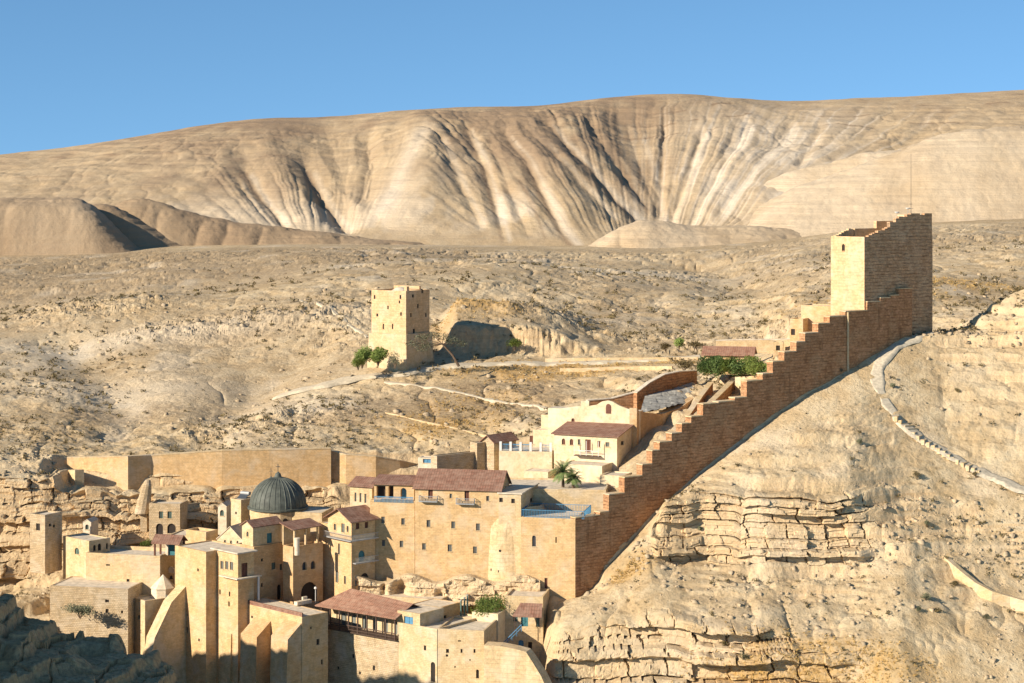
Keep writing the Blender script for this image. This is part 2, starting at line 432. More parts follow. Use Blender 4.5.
# ------------------------------------------------------------------ terrain material
def terrain_mat(name, far=False):
    k = N(name, 0.95); pos = k.pos()
    g = k.n('ShaderNodeNewGeometry'); sx = k.n('ShaderNodeSeparateXYZ'); k.l(g.outputs['Normal'], sx.inputs[0])
    s = 0.35 if far else 1.0
    nl = k.noise(pos, 0.018 * s, 5, 0.6, 0.3); nm = k.noise(pos, 0.16 * s, 6, 0.65, 0.3); nf = k.noise(pos, 1.1 * s, 6, 0.7)
    zt = k.noise(k.pos((0.02 * s, 0.02 * s, 0.9 * s)), 1.0, 4, 0.6)
    base = k.mix(k.ramp(nl, [(0.38, 0.0), (0.62, 1.0)]), (0.55, 0.41, 0.235), (0.46, 0.33, 0.172))
    base = k.mix(k.ramp(nm, [(0.42, 0.0), (0.62, 0.75)]), base, (0.64, 0.52, 0.33))
    base = k.mix(k.ramp(nf, [(0.5, 0.0), (0.7, 0.5)]), base, (0.37, 0.265, 0.14))
    if far:
        base = k.mix(0.6, base, (0.43, 0.315, 0.185))
        lay = k.noise(k.pos((0.002, 0.002, 0.35)), 1.0, 6, 0.75)
        base = k.mix(k.ramp(lay, [(0.48, 0.0), (0.66, 0.2)]), base, (0.33, 0.245, 0.15))
        nq = k.noise(k.pos((0.05, 0.02, 0.05)), 1.0, 8, 0.72)
        base = k.mix(k.ramp(nq, [(0.5, 0.0), (0.7, 0.6)]), base, (0.30, 0.22, 0.135))
        base = k.mix(k.attr('chalk_lit').outputs['Fac'], base, (0.62, 0.53, 0.40))
        base = k.mix(k.attr('crust_shade').outputs['Fac'], base, (0.27, 0.185, 0.11))
        h = k.math('ADD', nm, k.math('MULTIPLY', nf, 0.5))
        return k.out(base, k.bump(k.math('ADD', h, zt), 0.5, 2.0))
    # rock on steep faces, with bedding and vertical staining
    rock = k.mix(k.ramp(zt, [(0.35, 0.0), (0.65, 1.0)]), (0.68, 0.51, 0.30), (0.58, 0.40, 0.21))
    vs = k.noise(k.pos((0.9, 0.9, 0.12)), 0.7, 4, 0.65)
    rock = k.mix(k.ramp(vs, [(0.55, 0.0), (0.72, 0.6)]), rock, (0.33, 0.21, 0.12))
    rock = k.mix(k.ramp(nf, [(0.55, 0.0), (0.7, 0.5)]), rock, (0.70, 0.58, 0.40))
    steep = k.ramp(sx.outputs['Z'], [(0.4, 1.0), (0.68, 0.0)])
    col = k.mix(steep, base, rock)
    # ochre dry grass, brown scrub cover, pale dust
    col = k.mix(k.math('MULTIPLY', k.attr('grass').outputs['Fac'], k.ramp(nf, [(0.35, 1.0), (0.65, 0.35)])), col, (0.46, 0.27, 0.075))
    col = k.mix(k.math('MULTIPLY', k.attr('brush').outputs['Fac'], k.ramp(nf, [(0.4, 0.25), (0.62, 1.0)])), col, (0.255, 0.172, 0.09))
    col = k.mix(k.attr('dust').outputs['Fac'], col, (0.62, 0.52, 0.37))
    vo = k.n('ShaderNodeTexVoronoi'); vo.inputs['Scale'].default_value = 0.75; k.l(pos, vo.inputs['Vector'])
    dots = k.math('MULTIPLY', k.ramp(vo.outputs['Distance'], [(0.12, 1.0), (0.3, 0.0)]), k.ramp(nm, [(0.4, 1.0), (0.6, 0.15)]))
    dots = k.math('MULTIPLY', dots, k.math('SUBTRACT', 0.7, k.math('MULTIPLY', steep, 0.6)))
    col = k.mix(dots, col, (0.19, 0.145, 0.075))
    h = k.math('ADD', k.math('MULTIPLY', nm, 1.5), nf)
    nr = k.bump(h, 0.8, 0.5)
    nr = k.bump(k.noise(pos, 4.5, 4, 0.7), 0.5, 0.12, nr)
    return k.out(col, nr)

TERR = terrain_mat('stony desert slope')
FAR = terrain_mat('far chalk hills', True)

# ------------------------------------------------------------------ gorge slope and plateau (one sheet)
KN = {
 -220: [(335,800),(370,720),(388,620),(416,575),(424,485),(433,462),(445,452),(480,425),(510,400),(550,370),(600,345),(660,325),(760,323),(950,280),(1200,246)],
 0:    [(335,790),(374,715),(390,625),(417,582),(424,480),(433,463),(445,452),(475,430),(505,400),(540,372),(600,345),(650,322),(750,321),(950,276),(1200,246)],
 45:   [(335,790),(376,725),(392,632),(418,575),(425,476),(435,462),(446,452),(475,430),(505,400),(540,372),(600,343),(650,313),(750,314),(950,274),(1200,246)],
 75:   [(335,800),(378,730),(394,638),(419,570),(426,492),(434,487),(446,456),(475,430),(505,401),(540,372),(600,342),(650,307),(750,310),(950,272),(1200,246)],
 110:  [(335,800),(381,730),(395,640),(421,562),(428,491),(434,488),(441,457),(475,431),(505,402),(540,372),(600,341),(650,303),(750,306),(950,270),(1200,246)],
 160:  [(335,800),(382,740),(398,650),(425,548),(430,489),(436,485),(441,452),(475,430),(505,402),(540,370),(600,332),(650,297),(750,297),(950,262),(1200,244)],
 250:  [(335,800),(384,760),(400,640),(428,546),(435,488),(439,484),(443,450),(470,428),(495,408),(525,385),(590,330),(650,292),(750,288),(950,258),(1200,243)],
 330:  [(335,800),(386,760),(402,640),(430,545),(437,486),(441,482),(446,450),(468,428),(495,400),(520,372),(590,315),(660,280),(760,275),(950,254),(1200,243)],
 410:  [(335,800),(386,760),(396,650),(404,590),(425,545),(438,490),(448,462),(465,432),(490,400),(520,362),(580,318),(660,277),(760,270),(950,254),(1200,244)],
 480:  [(335,800),(384,760),(393,660),(401,592),(424,540),(440,480),(450,450),(465,425),(490,396),(520,364),(580,322),(660,279),(760,271),(950,256),(1200,245)],
 540:  [(335,800),(368,745),(379,655),(388,606),(424,530),(440,480),(450,432),(465,412),(490,388),(520,364),(580,326),(660,285),(760,272),(950,258),(1200,245)],
 553:  [(335,800),(360,740),(372,630),(378,607),(388,592),(398,584),(425,510),(466,408),(490,387),(520,363),(580,327),(660,286),(760,273),(950,259),(1200,245)],
 570:  [(335,800),(360,735),(372,622),(379,604),(390,590),(425,520),(450,420),(467,404),(490,386),(520,363),(580,328),(660,287),(760,273),(950,259),(1200,245)],
 600:  [(335,800),(361,730),(373,616),(384,590),(386,583),(388.3,574),(393,520),(450,412),(485,388),(520,362),(580,330),(660,288),(760,274),(950,260),(1200,245)],
 650:  [(335,800),(362,720),(373,606),(386,555),(391,530),(395.5,520),(401,474),(455,400),(485,380),(520,361),(580,331),(660,290),(760,274),(950,260),(1200,245)],
 662:  [(335,800),(363,720),(372,607),(387,560),(391,498),(397.3,509),(403,465),(455,397),(485,378),(520,361),(580,331),(660,290),(760,274),(950,260),(1200,245)],
 700:  [(335,800),(362,720),(370,612),(389,560),(394,491),(403.2,474),(409,440),(455,388),(485,373),(520,358),(580,332),(660,289),(760,272),(950,256),(1200,244)],
 760:  [(335,800),(359,720),(367,625),(386,562),(391,490),(412.7,428),(418,396),(455,373),(485,362),(520,350),(580,325),(660,285),(760,268),(950,252),(1200,240)],
 800:  [(335,800),(358,720),(366,640),(386,562),(391,491),(419.6,399),(425,362),(460,346),(490,335),(530,320),(590,300),(670,275),(770,260),(950,246),(1200,236)],
 850:  [(335,800),(356,720),(365,645),(386,560),(392,491),(428.7,369),(434,335),(465,325),(495,318),(535,305),(600,288),(680,268),(780,254),(950,240),(1200,229)],
 905:  [(335,800),(350,720),(363,650),(384,555),(398,498),(439,335),(446,332),(462,345),(495,345),(545,300),(600,282),(690,262),(780,250),(950,236),(1200,222)],
 955:  [(335,800),(350,730),(365,650),(386,568),(399,507),(441,338),(446,333),(453,338),(482,345),(545,303),(600,284),(690,262),(780,249),(950,234),(1200,219)],
 1024: [(335,800),(352,730),(366,650),(386,575),(397,512),(437,346),(443,323),(453,276),(475,300),(545,306),(600,287),(690,260),(780,247),(950,231),(1200,216)],
 1250: [(335,800),(352,730),(366,650),(387,575),(398,505),(425,340),(430,300),(446,240),(475,262),(545,298),(600,285),(690,258),(780,244),(950,228),(1200,212)],
}
ROWS = [16, 60, 60, 95, 34, 60, 36, 44, 40, 44, 44, 44, 24, 34]
# softness of each breakline across columns comes from smoothing below
kx = sorted(KN); K = 15
cols = np.arange(-170, 1196, 1.0)
kp = np.zeros((K, len(cols), 2))
for r in range(K):
    for c in range(2):
        kp[r, :, c] = np.interp(cols, kx, [KN[x][r][c] for x in kx])
ker = np.exp(-0.5 * (np.arange(-8, 9) / 3.5) ** 2); ker /= ker.sum()
for r in range(K):
    for c in range(2):
        p = np.pad(kp[r, :, c], 8, mode='edge'); kp[r, :, c] = np.convolve(p, ker, 'valid')
kw = np.exp(-0.5 * (np.arange(-60, 61) / 24.) ** 2); kw /= kw.sum(); wblend = sst(885, 950, cols)
for r in range(K):
    for c in range(2): kp[r, :, c] = kp[r, :, c] * (1 - wblend) + wblend * np.convolve(np.pad(kp[r, :, c], 60, mode='edge'), kw, 'valid')
rows = []; seg = []
for r in range(K - 1):
    n = ROWS[r]
    for i in range(n + (1 if r == K - 2 else 0)): rows.append((r, i / n))
rr = np.array([a for a, b in rows]); rf = np.array([b for a, b in rows])[:, None]
Yk = kp[:, :, 0]; Zk = (HY - kp[:, :, 1]) * Yk / F
Yg = Yk[rr] * (1 - rf) + Yk[rr + 1] * rf; Zg = Zk[rr] * (1 - rf) + Zk[rr + 1] * rf
Xg = (cols[None, :] - CX) * Yg / F
# round the knots a little
def smooth_rows(A, s):
    kr = np.exp(-0.5 * (np.arange(-12, 13) / s) ** 2); kr /= kr.sum()
    Pd = np.pad(A, ((12, 12), (0, 0)), mode='edge')
    return sum(kr[i] * Pd[i:i + A.shape[0]] for i in range(25))
dY = np.gradient(Yg, axis=0); dZ = np.gradient(Zg, axis=0)
steep = smooth_rows(np.clip(dZ / np.maximum(dY, 1e-3), 0, 6), 5.0)
Ysm = smooth_rows(Yg, 4.0); Zsm = smooth_rows(Zg, 4.0)
segidx = rr[:, None] + rf
wall_keep = sst(4.5, 4.8, segidx) * sst(6.3, 6.1, segidx) * sst(566, 604, cols[None, :]) * sst(945, 905, cols[None, :])
Yg = Yg * wall_keep + Ysm * (1 - wall_keep); Zg = Zg * wall_keep + Zsm * (1 - wall_keep)
Xg = (cols[None, :] - CX) * Yg / F

cliff = sst(0.95, 1.7, steep)
# building zone: keep the ground calm under the monastery
inmon = sst(110, 130, cols[None, :]) * sst(556, 540, cols[None, :]) * sst(1.4, 1.6, segidx) * sst(3.3, 3.1, segidx)
calm = (1 - 0.75 * inmon) * (1 - 0.88 * wall_keep)
dist = np.clip(Yg / 450, 0.8, 2.2)
n_big = fbm(Xg / 28, Yg / 28, Zg / 20, 4, 1)
n_mid = fbm(Xg / 7, Yg / 7, Zg / 6, 4, 2)
n_sm = fbm(Xg / 1.8, Yg / 1.8, Zg / 1.5, 3, 3)
zz = Zg + 2.2 * fbm(Xg / 45, Yg / 45, 0 * Zg, 3, 5) + 0.5 * n_mid
# bedding: layers of unequal thickness, each broken into blocks by vertical joints
q = zz / 2.0 + 0.28 * np.sin(zz * 0.83) + 0.1 * np.sin(zz * 2.1)
L = np.floor(q); lf = q - L
bw = 3.6 + 5.0 * _h(L, L * 0, L * 0, 11)
xi = (Xg + 0.25 * Yg) / bw + 10 * _h(L, L * 0, L * 0, 12) + 0.35 * n_mid + 0.22 * n_sm
Cc = np.floor(xi); cf = xi - Cc
off = (_h(L, L * 0, L * 0, 13) ** 1.5) * 3.0 + _h(L, Cc, L * 0, 14) * 1.5 + 0.1 * _h(L, np.floor(xi * 2.7), L * 0, 19)
q2 = zz / 0.55; off += 0.45 * _h(np.floor(q2), np.floor(Xg / 3.1 + 7 * _h(np.floor(q2), L * 0, L * 0, 15)), L * 0, 16)
crack = np.maximum(sst(0.1, 0.0, lf), 0.9 * sst(0.07, 0.0, cf) * (_h(L, Cc, L * 0, 17) > 0.35))
off = off - 1.7 * crack
patchy = sst(-0.25, 0.25, fbm(Xg / 22, Yg / 22, Zg / 12, 3, 8) + 0.25)
Yd = -(off - 1.6) * cliff * (0.5 + 0.5 * patchy) * 1.25
# benches on the open slopes
p = 3.2; t = zz / p; tf = t - np.floor(t)
stepv = (np.floor(t) + sst(0.25, 0.6, tf)) * p - zz
bench = sst(0.0, 0.35, fbm(Xg / 30, Yg / 40, 0 * Zg, 3, 9) + 0.12) * (1 - cliff)
p2 = 1.1; t2 = zz / p2; tf2 = t2 - np.floor(t2); step2 = (np.floor(t2) + sst(0.3, 0.6, tf2)) * p2 - zz
Zd = stepv * bench * 0.8 + step2 * 0.5 * (1 - cliff) * sst(-0.1, 0.3, fbm(Xg / 12, Yg / 14, 0 * Zg, 3, 10))
ridg = 1 - np.abs(fbm(Xg / 14, Yg / 20, Zg / 30, 4, 21)) * 2.2
Zd = Zd + (1.3 * n_big + 0.85 * n_mid * (0.5 + bench)) * dist + 0.32 * n_sm * (0.4 + bench) * dist - 0.9 * np.clip(ridg, 0, 1) ** 4 * dist
Zd *= (1 - 0.35 * sst(4.0, 4.2, segidx) * sst(5.0, 4.9, segidx) * sst(600, 660, cols[None, :])) * (sst(1150, 1000, Yg) * 0.9 + 0.1) * (0.5 + 0.5 * sst(540, 455, Yg)) * (1 - 0.35 * sst(6.0, 6.4, segidx) * sst(360, 300, cols[None, :]))
# rock outcrops standing out of the mid slope
def blob(px, py, Y, sx, sy):
    x, y, z = P(px, py, Y); return np.exp(-((Xg - x) / sx) ** 2 - ((Yg - y) / sy) ** 2)
Xg = Xg + 0.6 * n_mid * cliff * calm
Yg = Yg + Yd * calm
Zg = Zg + Zd * calm

outc = sum(blob(*b) for b in [(70,300,640,18,14),(130,290,640,20,12),(170,310,600,18,14),(230,300,600,22,14),(300,300,590,20,16),(345,320,560,10,14),
                              (505,318,575,20,9),(470,318,560,14,8),(560,325,590,22,9),(620,330,560,30,8),(690,335,530,22,8),(765,318,540,16,10),(200,432,470,6,8),(240,428,470,12,6),(300,420,480,14,5)])
outc = np.clip(outc, 0, 1)
blocks = _h(np.floor((Xg + 0.4 * Yg) / 3.1 + n_sm), np.floor(zz / 1.5), np.floor(Yg / 4.0), 31)
Zg = Zg + outc * (1.2 + 2.2 * np.abs(n_mid) + 0.5 * blocks + 0.5 * n_sm) * 0.95
def line_carve(pts, depth, wid):
    global Zg
    w = [P(*q) for q in pts]; best = np.full(Xg.shape, 1e9)
    for a, b in zip(w, w[1:]):
        dx, dy = b[0] - a[0], b[1] - a[1]; tt = np.clip(((Xg - a[0]) * dx + (Yg - a[1]) * dy) / (dx * dx + dy * dy), 0, 1)
        best = np.minimum(best, np.hypot(Xg - a[0] - tt * dx, Yg - a[1] - tt * dy))
    Zg = Zg - depth * np.exp(-(best / wid) ** 2)
Zg = Zg + 7.2 * sst(530, 537, Yg + 4.5 * n_mid + 1.2 * n_sm) * sst(438, 458, cols[None, :]) * sst(625, 522, cols[None, :]) * sst(620, 560, Yg)
Zg = Zg + 5.5 * fbm(Xg / 95, Yg / 120, 0 * Xg, 3, 45) * sst(545, 620, Yg) * sst(1080, 950, Yg)
# small washes on the left slope, the hollow behind the left tower and the dip by the zigzag path
line_carve([(330,330,560),(270,375,530),(225,415,490),(200,445,455)], 2.6, 9)
line_carve([(60,340,600),(110,380,530),(130,430,475)], 2.5, 9)
line_carve([(700,250,950),(760,285,660)], 5, 16)

grass = np.clip(sum(blob(*b) for b in [(600,365,515,38,7),(540,375,505,20,6),(440,425,468,16,9),(470,400,486,14,8),(520,372,515,14,6),(780,655,362,20,5),(820,665,360,16,5),(730,665,362,10,4),
              (630,572,385,4,2),(865,305,560,20,20),(960,285,600,25,20),(470,330,560,14,14),(30,600,392,8,4)]) * (0.75 + 0.9 * n_mid), 0, 1)
brush = sst(-0.15, 0.4, fbm(Xg / 35, Yg / 60, 0 * Zg, 4, 41) + 0.25 * sst(480, 700, Yg)) * 0.6
brush = np.clip(brush * np.where(segidx < 5.2, 0.35, 1) + sum(blob(*b) for b in [(20,280,900,120,120),(60,262,1000,150,80),(200,275,850,90,70),(430,393,490,18,11),(500,385,494,20,10),(415,412,480,22,9),(340,412,478,12,8),(520,400,476,12,9),(230,330,590,20,14),(120,400,500,16,8)]) * 1.1, 0, 1)
dust = np.clip(sst(0.15, 0.5, fbm(Xg / 16, Yg / 24, Zg / 10, 4, 43)) * 0.45 + sum(blob(*b) for b in [(290,395,490,16,12),(110,335,590,60,14),(560,268,800,70,25),(120,385,520,30,16)]) * 0.6, 0, 0.85)
slope_obj = grid_obj('gorge_slope', np.stack([Xg, Yg, Zg], -1), TERR, {'grass': grass, 'brush': brush, 'dust': dust}, smooth=False)

# height lookups against the built ground
st = 2
_v = np.stack([Xg[::st, ::st], Yg[::st, ::st], Zg[::st, ::st]], -1); _nr, _nc = _v.shape[:2]
_i = np.arange(_nr * _nc).reshape(_nr, _nc)
_q = np.stack([_i[:-1, :-1], _i[:-1, 1:], _i[1:, 1:], _i[1:, :-1]], -1).reshape(-1, 4)
BVH = BVHTree.FromPolygons(_v.reshape(-1, 3).tolist(), _q.tolist())
def ground(x, y):
    h = BVH.ray_cast(Vector((x, y, 300)), Vector((0, 0, -1)))
    return h[0].z if h[0] is not None else -80.0
def seen(px, py, ymin=0):
    d = Vector(((px - CX) / F, 1, (HY - py) / F)); o = d * ymin
    h = BVH.ray_cast(o, d.normalized()); return h[0], h[1]

# ------------------------------------------------------------------ far mountain
fc = np.arange(-260, 1290, 1.0); nt = 330
rid = np.interp(fc, [-260,0,60,130,200,260,330,400,470,540,600,660,700,740,790,850,900,960,1024,1290],
                [185,155,148,138,125,118,117,111,107,106,99,94,95,99,102,98,97,94,90,84])
kk = np.exp(-0.5 * (np.arange(-30, 31) / 14.) ** 2); kk /= kk.sum(); rid = np.convolve(np.pad(rid, 30, mode='edge'), kk, 'valid')
T = np.linspace(-0.02, 1.12, nt)[:, None]
Yf = 1185 + T * 520 + 0 * fc[None, :]
zf0 = (HY - 247) * 1185 / F; zr = (HY - rid)[None, :] * (1185 + 520) / F
Tc = np.clip(T, 0, 1)
shape = np.where(T > 1, 1 - (T - 1) * 0.8, (1 - (1 - Tc) ** 1.55))
Zf = zf0 + (zr - zf0) * shape
Xf = (fc[None, :] - CX) * Yf / F
PX = fc[None, :] + 0 * T; PYa = HY - Zf * F / Yf
env = sst(0.0, 0.12, T) * sst(0.97, 0.6, T)
wob = fbm(Xf / 60, Yf / 60, 0 * Xf, 4, 51)
def fan(cx, cy, freq, seed, w=0.0):
    th = np.arctan2(PX - cx, cy - PYa) + w
    return th * freq + 0.5 * wob + 0.15 * fbm(Xf / 18, Yf / 45, 0 * Xf, 3, 57)
th1 = fan(640, 300, 19, 1); th2 = fan(330, 300, 13, 2)
def rid1(a, b, s): return 1 - np.abs(vn(a, b, 0 * a, s) * 2 - 1)
r1 = 0.62 * rid1(th1, Tc * 1.2, 61) ** 2.2 + 0.38 * rid1(th1 * 2.3, Tc * 2.0, 62) ** 2
r2 = 0.65 * rid1(th2, Tc * 1.2, 63) ** 2.4 + 0.3 * rid1(th2 * 2.2, Tc * 2.0, 64) ** 2
wA = sst(405, 450, PX) * (1 - 0.75 * sst(860, 980, PX)); wB = (1 - sst(405, 450, PX)) * sst(90, 220, PX) * 0.55
amp = sst(-0.3, 0.5, fbm(Xf / 70, Yf / 110, 0 * Xf, 3, 55))
def pxline(pts, wid):
    best = np.full(PX.shape, 1e9)
    for a, b in zip(pts, pts[1:]):
        dx, dy = b[0] - a[0], b[1] - a[1]; tt = np.clip(((PX - a[0]) * dx + (PYa - a[1]) * dy) / (dx * dx + dy * dy), 0, 1)
        best = np.minimum(best, np.hypot(PX - a[0] - tt * dx, (PYa - a[1] - tt * dy) * 1.0))
    best = best + 2.0 * wob * 2
    return np.clip(1 - np.abs(best) / wid, 0, 1)
carve = 23 * pxline([(628,116),(640,150),(655,185),(662,222),(665,248)], 105) ** 1.25
carve += 8 * pxline([(325,125),(340,165),(350,215),(352,248)], 60) ** 1.3
carve += 6 * pxline([(245,165),(262,195),(285,222),(290,248)], 26) ** 1.3
carve += 7 * pxline([(305,160),(322,190),(345,218)], 18) ** 1.2
carve += 5 * pxline([(368,140),(372,165),(366,190)], 14) ** 1.2
for pts, wd, dp in (([(468,135),(480,160),(492,195),(505,240)], 12, 10), ([(505,138),(530,175),(552,215),(572,246)], 13, 15), ([(548,130),(580,160),(620,190),(655,208)], 14, 15),
                    ([(440,150),(455,180),(480,225)], 9, 6), ([(525,135),(560,170),(610,205)], 10, 8), ([(700,130),(690,160),(670,200)], 9, 8), ([(745,125),(715,170),(685,215)], 10, 8),
                    ([(790,125),(760,160),(720,205)], 10, 7), ([(665,115),(662,150),(660,190)], 8, 8), ([(590,120),(612,150),(645,185)], 9, 9), ([(820,125),(800,165)], 8, 6), ([(490,150),(512,200),(530,240)], 8, 7)):
    carve += dp * 0.36 * pxline(pts, wd) ** 1.1
swell = -14 * np.exp(-((PX - 560) / 85) ** 2) * Tc * (1 - Tc) * 4 - 12 * np.exp(-((PX - 428) / 30) ** 2) * Tc * (1 - Tc) * 4
carve = (carve + swell) * env + (3.0 * r1 * wA * (0.5 + 0.9 * amp) * (1 - 0.3 * sst(650, 700, PX)) + 2.6 * r2 * wB * (0.5 + amp)) * env
carve += (5 * fbm(Xf / 90, Yf / 90, 0 * Xf, 4, 71) + 1.6 * fbm(Xf / 14, Yf / 14, 0 * Xf, 3, 72)) * (0.3 + 0.7 * env) * sst(1.1, 0.95, T)
gx = rid1(Xf / 11 + 1.2 * fbm(Xf / 30, Yf / 40, 0 * Xf, 3, 77), Yf / 70, 78) ** 3 * 2.0 + rid1(Xf / 5 + 1.5 * fbm(Xf / 16, Yf / 24, 0 * Xf, 3, 79), Yf / 32, 80) ** 3 * 0.8
carve += 0.35 * gx * env * sst(-.25, .35, fbm(Xf / 60, Yf / 60, 0 * Xf, 3, 82) + .2)
# bedding steps near the crest
sf = Zf / 5.5 + 0.5 * wob; stp = (np.floor(sf) + sst(0.3, 0.6, sf - np.floor(sf)) - sf) * 5.5
Zf2 = Zf - carve * 0.78 + stp * 0.2 * sst(0.25, 0.6, T) * sst(1.0, 0.9, T)
n3 = fbm(Xf / 22, Yf / 60, 0 * Xf, 4, 73)
fine = rid1(th1 * 2.1 + 0.3 * n3, Tc * 1.5, 75) ** 5 * wA + 0.6 * rid1(th2 * 1.8 + 0.3 * n3, Tc * 1.5, 76) ** 6 * wB
lit_banks = 0 * PX
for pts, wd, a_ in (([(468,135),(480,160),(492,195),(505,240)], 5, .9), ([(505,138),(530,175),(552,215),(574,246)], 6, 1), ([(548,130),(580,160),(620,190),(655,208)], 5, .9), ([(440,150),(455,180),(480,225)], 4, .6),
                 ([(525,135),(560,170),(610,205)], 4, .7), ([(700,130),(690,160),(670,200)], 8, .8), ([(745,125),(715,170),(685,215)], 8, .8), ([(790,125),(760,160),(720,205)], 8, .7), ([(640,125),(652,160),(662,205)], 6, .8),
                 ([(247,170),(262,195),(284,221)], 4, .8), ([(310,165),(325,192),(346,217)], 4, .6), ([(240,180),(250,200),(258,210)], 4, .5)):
    lit_banks = np.maximum(lit_banks, a_ * pxline([(x_ + 5, y_) for x_, y_ in pts], wd))  # pale right banks: sunlight painted beside each gully
shade_banks = 0 * PX
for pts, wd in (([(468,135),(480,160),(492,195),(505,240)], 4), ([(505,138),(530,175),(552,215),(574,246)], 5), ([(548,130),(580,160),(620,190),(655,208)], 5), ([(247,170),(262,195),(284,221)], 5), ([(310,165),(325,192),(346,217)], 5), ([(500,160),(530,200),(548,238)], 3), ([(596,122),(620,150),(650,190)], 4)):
    shade_banks = np.maximum(shade_banks, pxline([(x_ - 3, y_) for x_, y_ in pts], wd))  # dark left banks: gully shade painted into the colour
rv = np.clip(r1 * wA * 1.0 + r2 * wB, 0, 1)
chalk_lit = np.clip(0.62 * fine * env * (0.75 + 0.8 * n3) * (0.3 + 0.7 * sst(600, 680, PX)) + 0.62 * lit_banks * sst(1, .85, T) + 0.5 * np.exp(-((PX - 418 - (150 - PYa) * 0.55) / 12) ** 2) * sst(225, 205, PYa) * sst(128, 145, PYa)
                + 0.45 * sst(0.35, 0.05, T) * sst(0.0, 0.3, n3 + .1) * env + 0.35 * sst(650, 700, PX) * sst(900, 820, PX) * env * (0.6 + 0.8 * n3), 0, 0.85)  # real chalk, plus painted sunlight on gully banks and the right flank
crust_shade = np.clip((np.exp(-((PX - 545) / 105) ** 2) * 1.1 + np.exp(-((PX - 230) / 120) ** 2) * 0.5 + .12 + 0.3 * sst(0.55, 0.75, T) * sst(0.98, 0.85, T)) * sst(0.1, 0.3, T) * (0.8 + 1.2 * n3) * (1 - chalk_lit) + 0.8 * shade_banks * (1 - chalk_lit) + 0.75 * sst(.86, .95, (Zf / 8.5 + .5 * wob) % 1.0) * sst(.05, .3, n3) * sst(.3, .6, T), 0, 0.9)  # brown crust and ledges, plus painted shade on banks and flanks facing right
grid_obj('far_hills', np.stack([Xf, Yf, Zf2], -1), FAR, {'chalk_lit': chalk_lit, 'crust_shade': crust_shade})

# ------------------------------------------------------------------ middle hills
def hill(name, crest, Yc, front, back, seed, chalkv=0.2, crustv=0.1, drop=8, sharp=1.0, rill=0.0, base=247):
    xs = [c[0] for c in crest]; cc = np.arange(xs[0], xs[-1] + 1, 1.5)
    cy = np.interp(cc, xs, [c[1] for c in crest])
    kk = np.exp(-0.5 * (np.arange(-12, 13) / 4.) ** 2); kk /= kk.sum(); cy = np.convolve(np.pad(cy, 12, mode='edge'), kk, 'valid')
    s = np.linspace(-1, 1, 150)[:, None]
    Y = Yc + np.where(s < 0, s * front, s * back) + 0 * cc[None, :]
    zb = (HY - base) * (Yc - front) / F - drop - 14; zc = (HY - cy)[None, :] * Yc / F
    prof = np.where(s < 0, (1 - np.abs(s) ** (1.7 * sharp)), 1 - np.abs(s) ** 1.6)
    Z = zb + (zc - zb) * prof
    X = (cc[None, :] - CX) * Y / F
    Z = Z + 2.2 * fbm(X / 50, Y / 50, 0 * X, 4, seed) * prof + 0.7 * fbm(X / 9, Y / 9, 0 * X, 3, seed + 3) + 0.35 * fbm(X / 2.5, Y / 4, 0 * X, 3, seed + 4)
    if rill: Z = Z - rill * rid1(X / 16 + 0.6 * fbm(X / 40, Y / 40, 0 * X, 3, seed), Y / 150, seed + 5) ** 3 * sst(1.0, 0.6, np.abs(s)) * sst(-0.05, -0.4, s)
    sq = Z / 4.2 + .4 * fbm(X / 60, Y / 60, 0 * X, 3, seed + 2); Z = Z + (np.floor(sq) + sst(.35, .6, sq - np.floor(sq)) - sq) * 4.2 * .14 * prof
    n = fbm(X / 30, Y / 60, 0 * X, 4, seed + 9)
    return grid_obj(name, np.stack([X, Y, Z], -1), FAR, {'chalk_lit': np.clip(chalkv + 0.35 * n, 0, 0.8), 'crust_shade': np.clip(crustv - 0.3 * n, 0, 0.8)})
hill('hills', [(-260,235),(-150,218),(-40,202),(0,200),(60,199),(80,201),(94,207),(110,221),(126,237),(140,250)], 1150, 48, 50, 81, 0.0, 0.75, 8, 2.4, 1.5)
hill('hills', [(50,225),(85,207),(102,204),(118,208),(135,217),(152,227),(172,238),(190,246),(206,256)], 1172, 40, 50, 95, 0.0, 0.75, 8, 1.4)  # low hill added in the first one's shadow, so the flank goes dark
hill('hills', [(70,246),(105,212),(122,201),(140,198),(160,202),(180,210),(205,215),(235,221),(262,224),(300,229),(350,236),(420,244),(460,255)], 1190, 45, 60, 84, 0.0, 0.7, 8, 1.2, 2.5)
hill('hills', [(560,262),(590,246),(612,231),(638,219),(665,220),(700,225),(740,226),(790,230),(840,240),(880,250)], 1175, 60, 70, 87, 0.25, 0.15, 6, 0.9, 2.0)
hill('hills', [(690,262),(720,238),(745,222),(762,205),(795,187),(830,176),(860,166),(900,152),(930,138),(970,129),(1024,125),(1150,118),(1290,110)], 1260, 150, 60, 90, 0.3, 0.0, 8, 0.85)
hill('hills', [(640,262),(690,232),(725,213),(755,188),(790,171),(830,164),(868,152),(900,150),(960,150)], 1310, 70, 60, 93, 0.35, 0.0, 6, 0.9, 2.0)

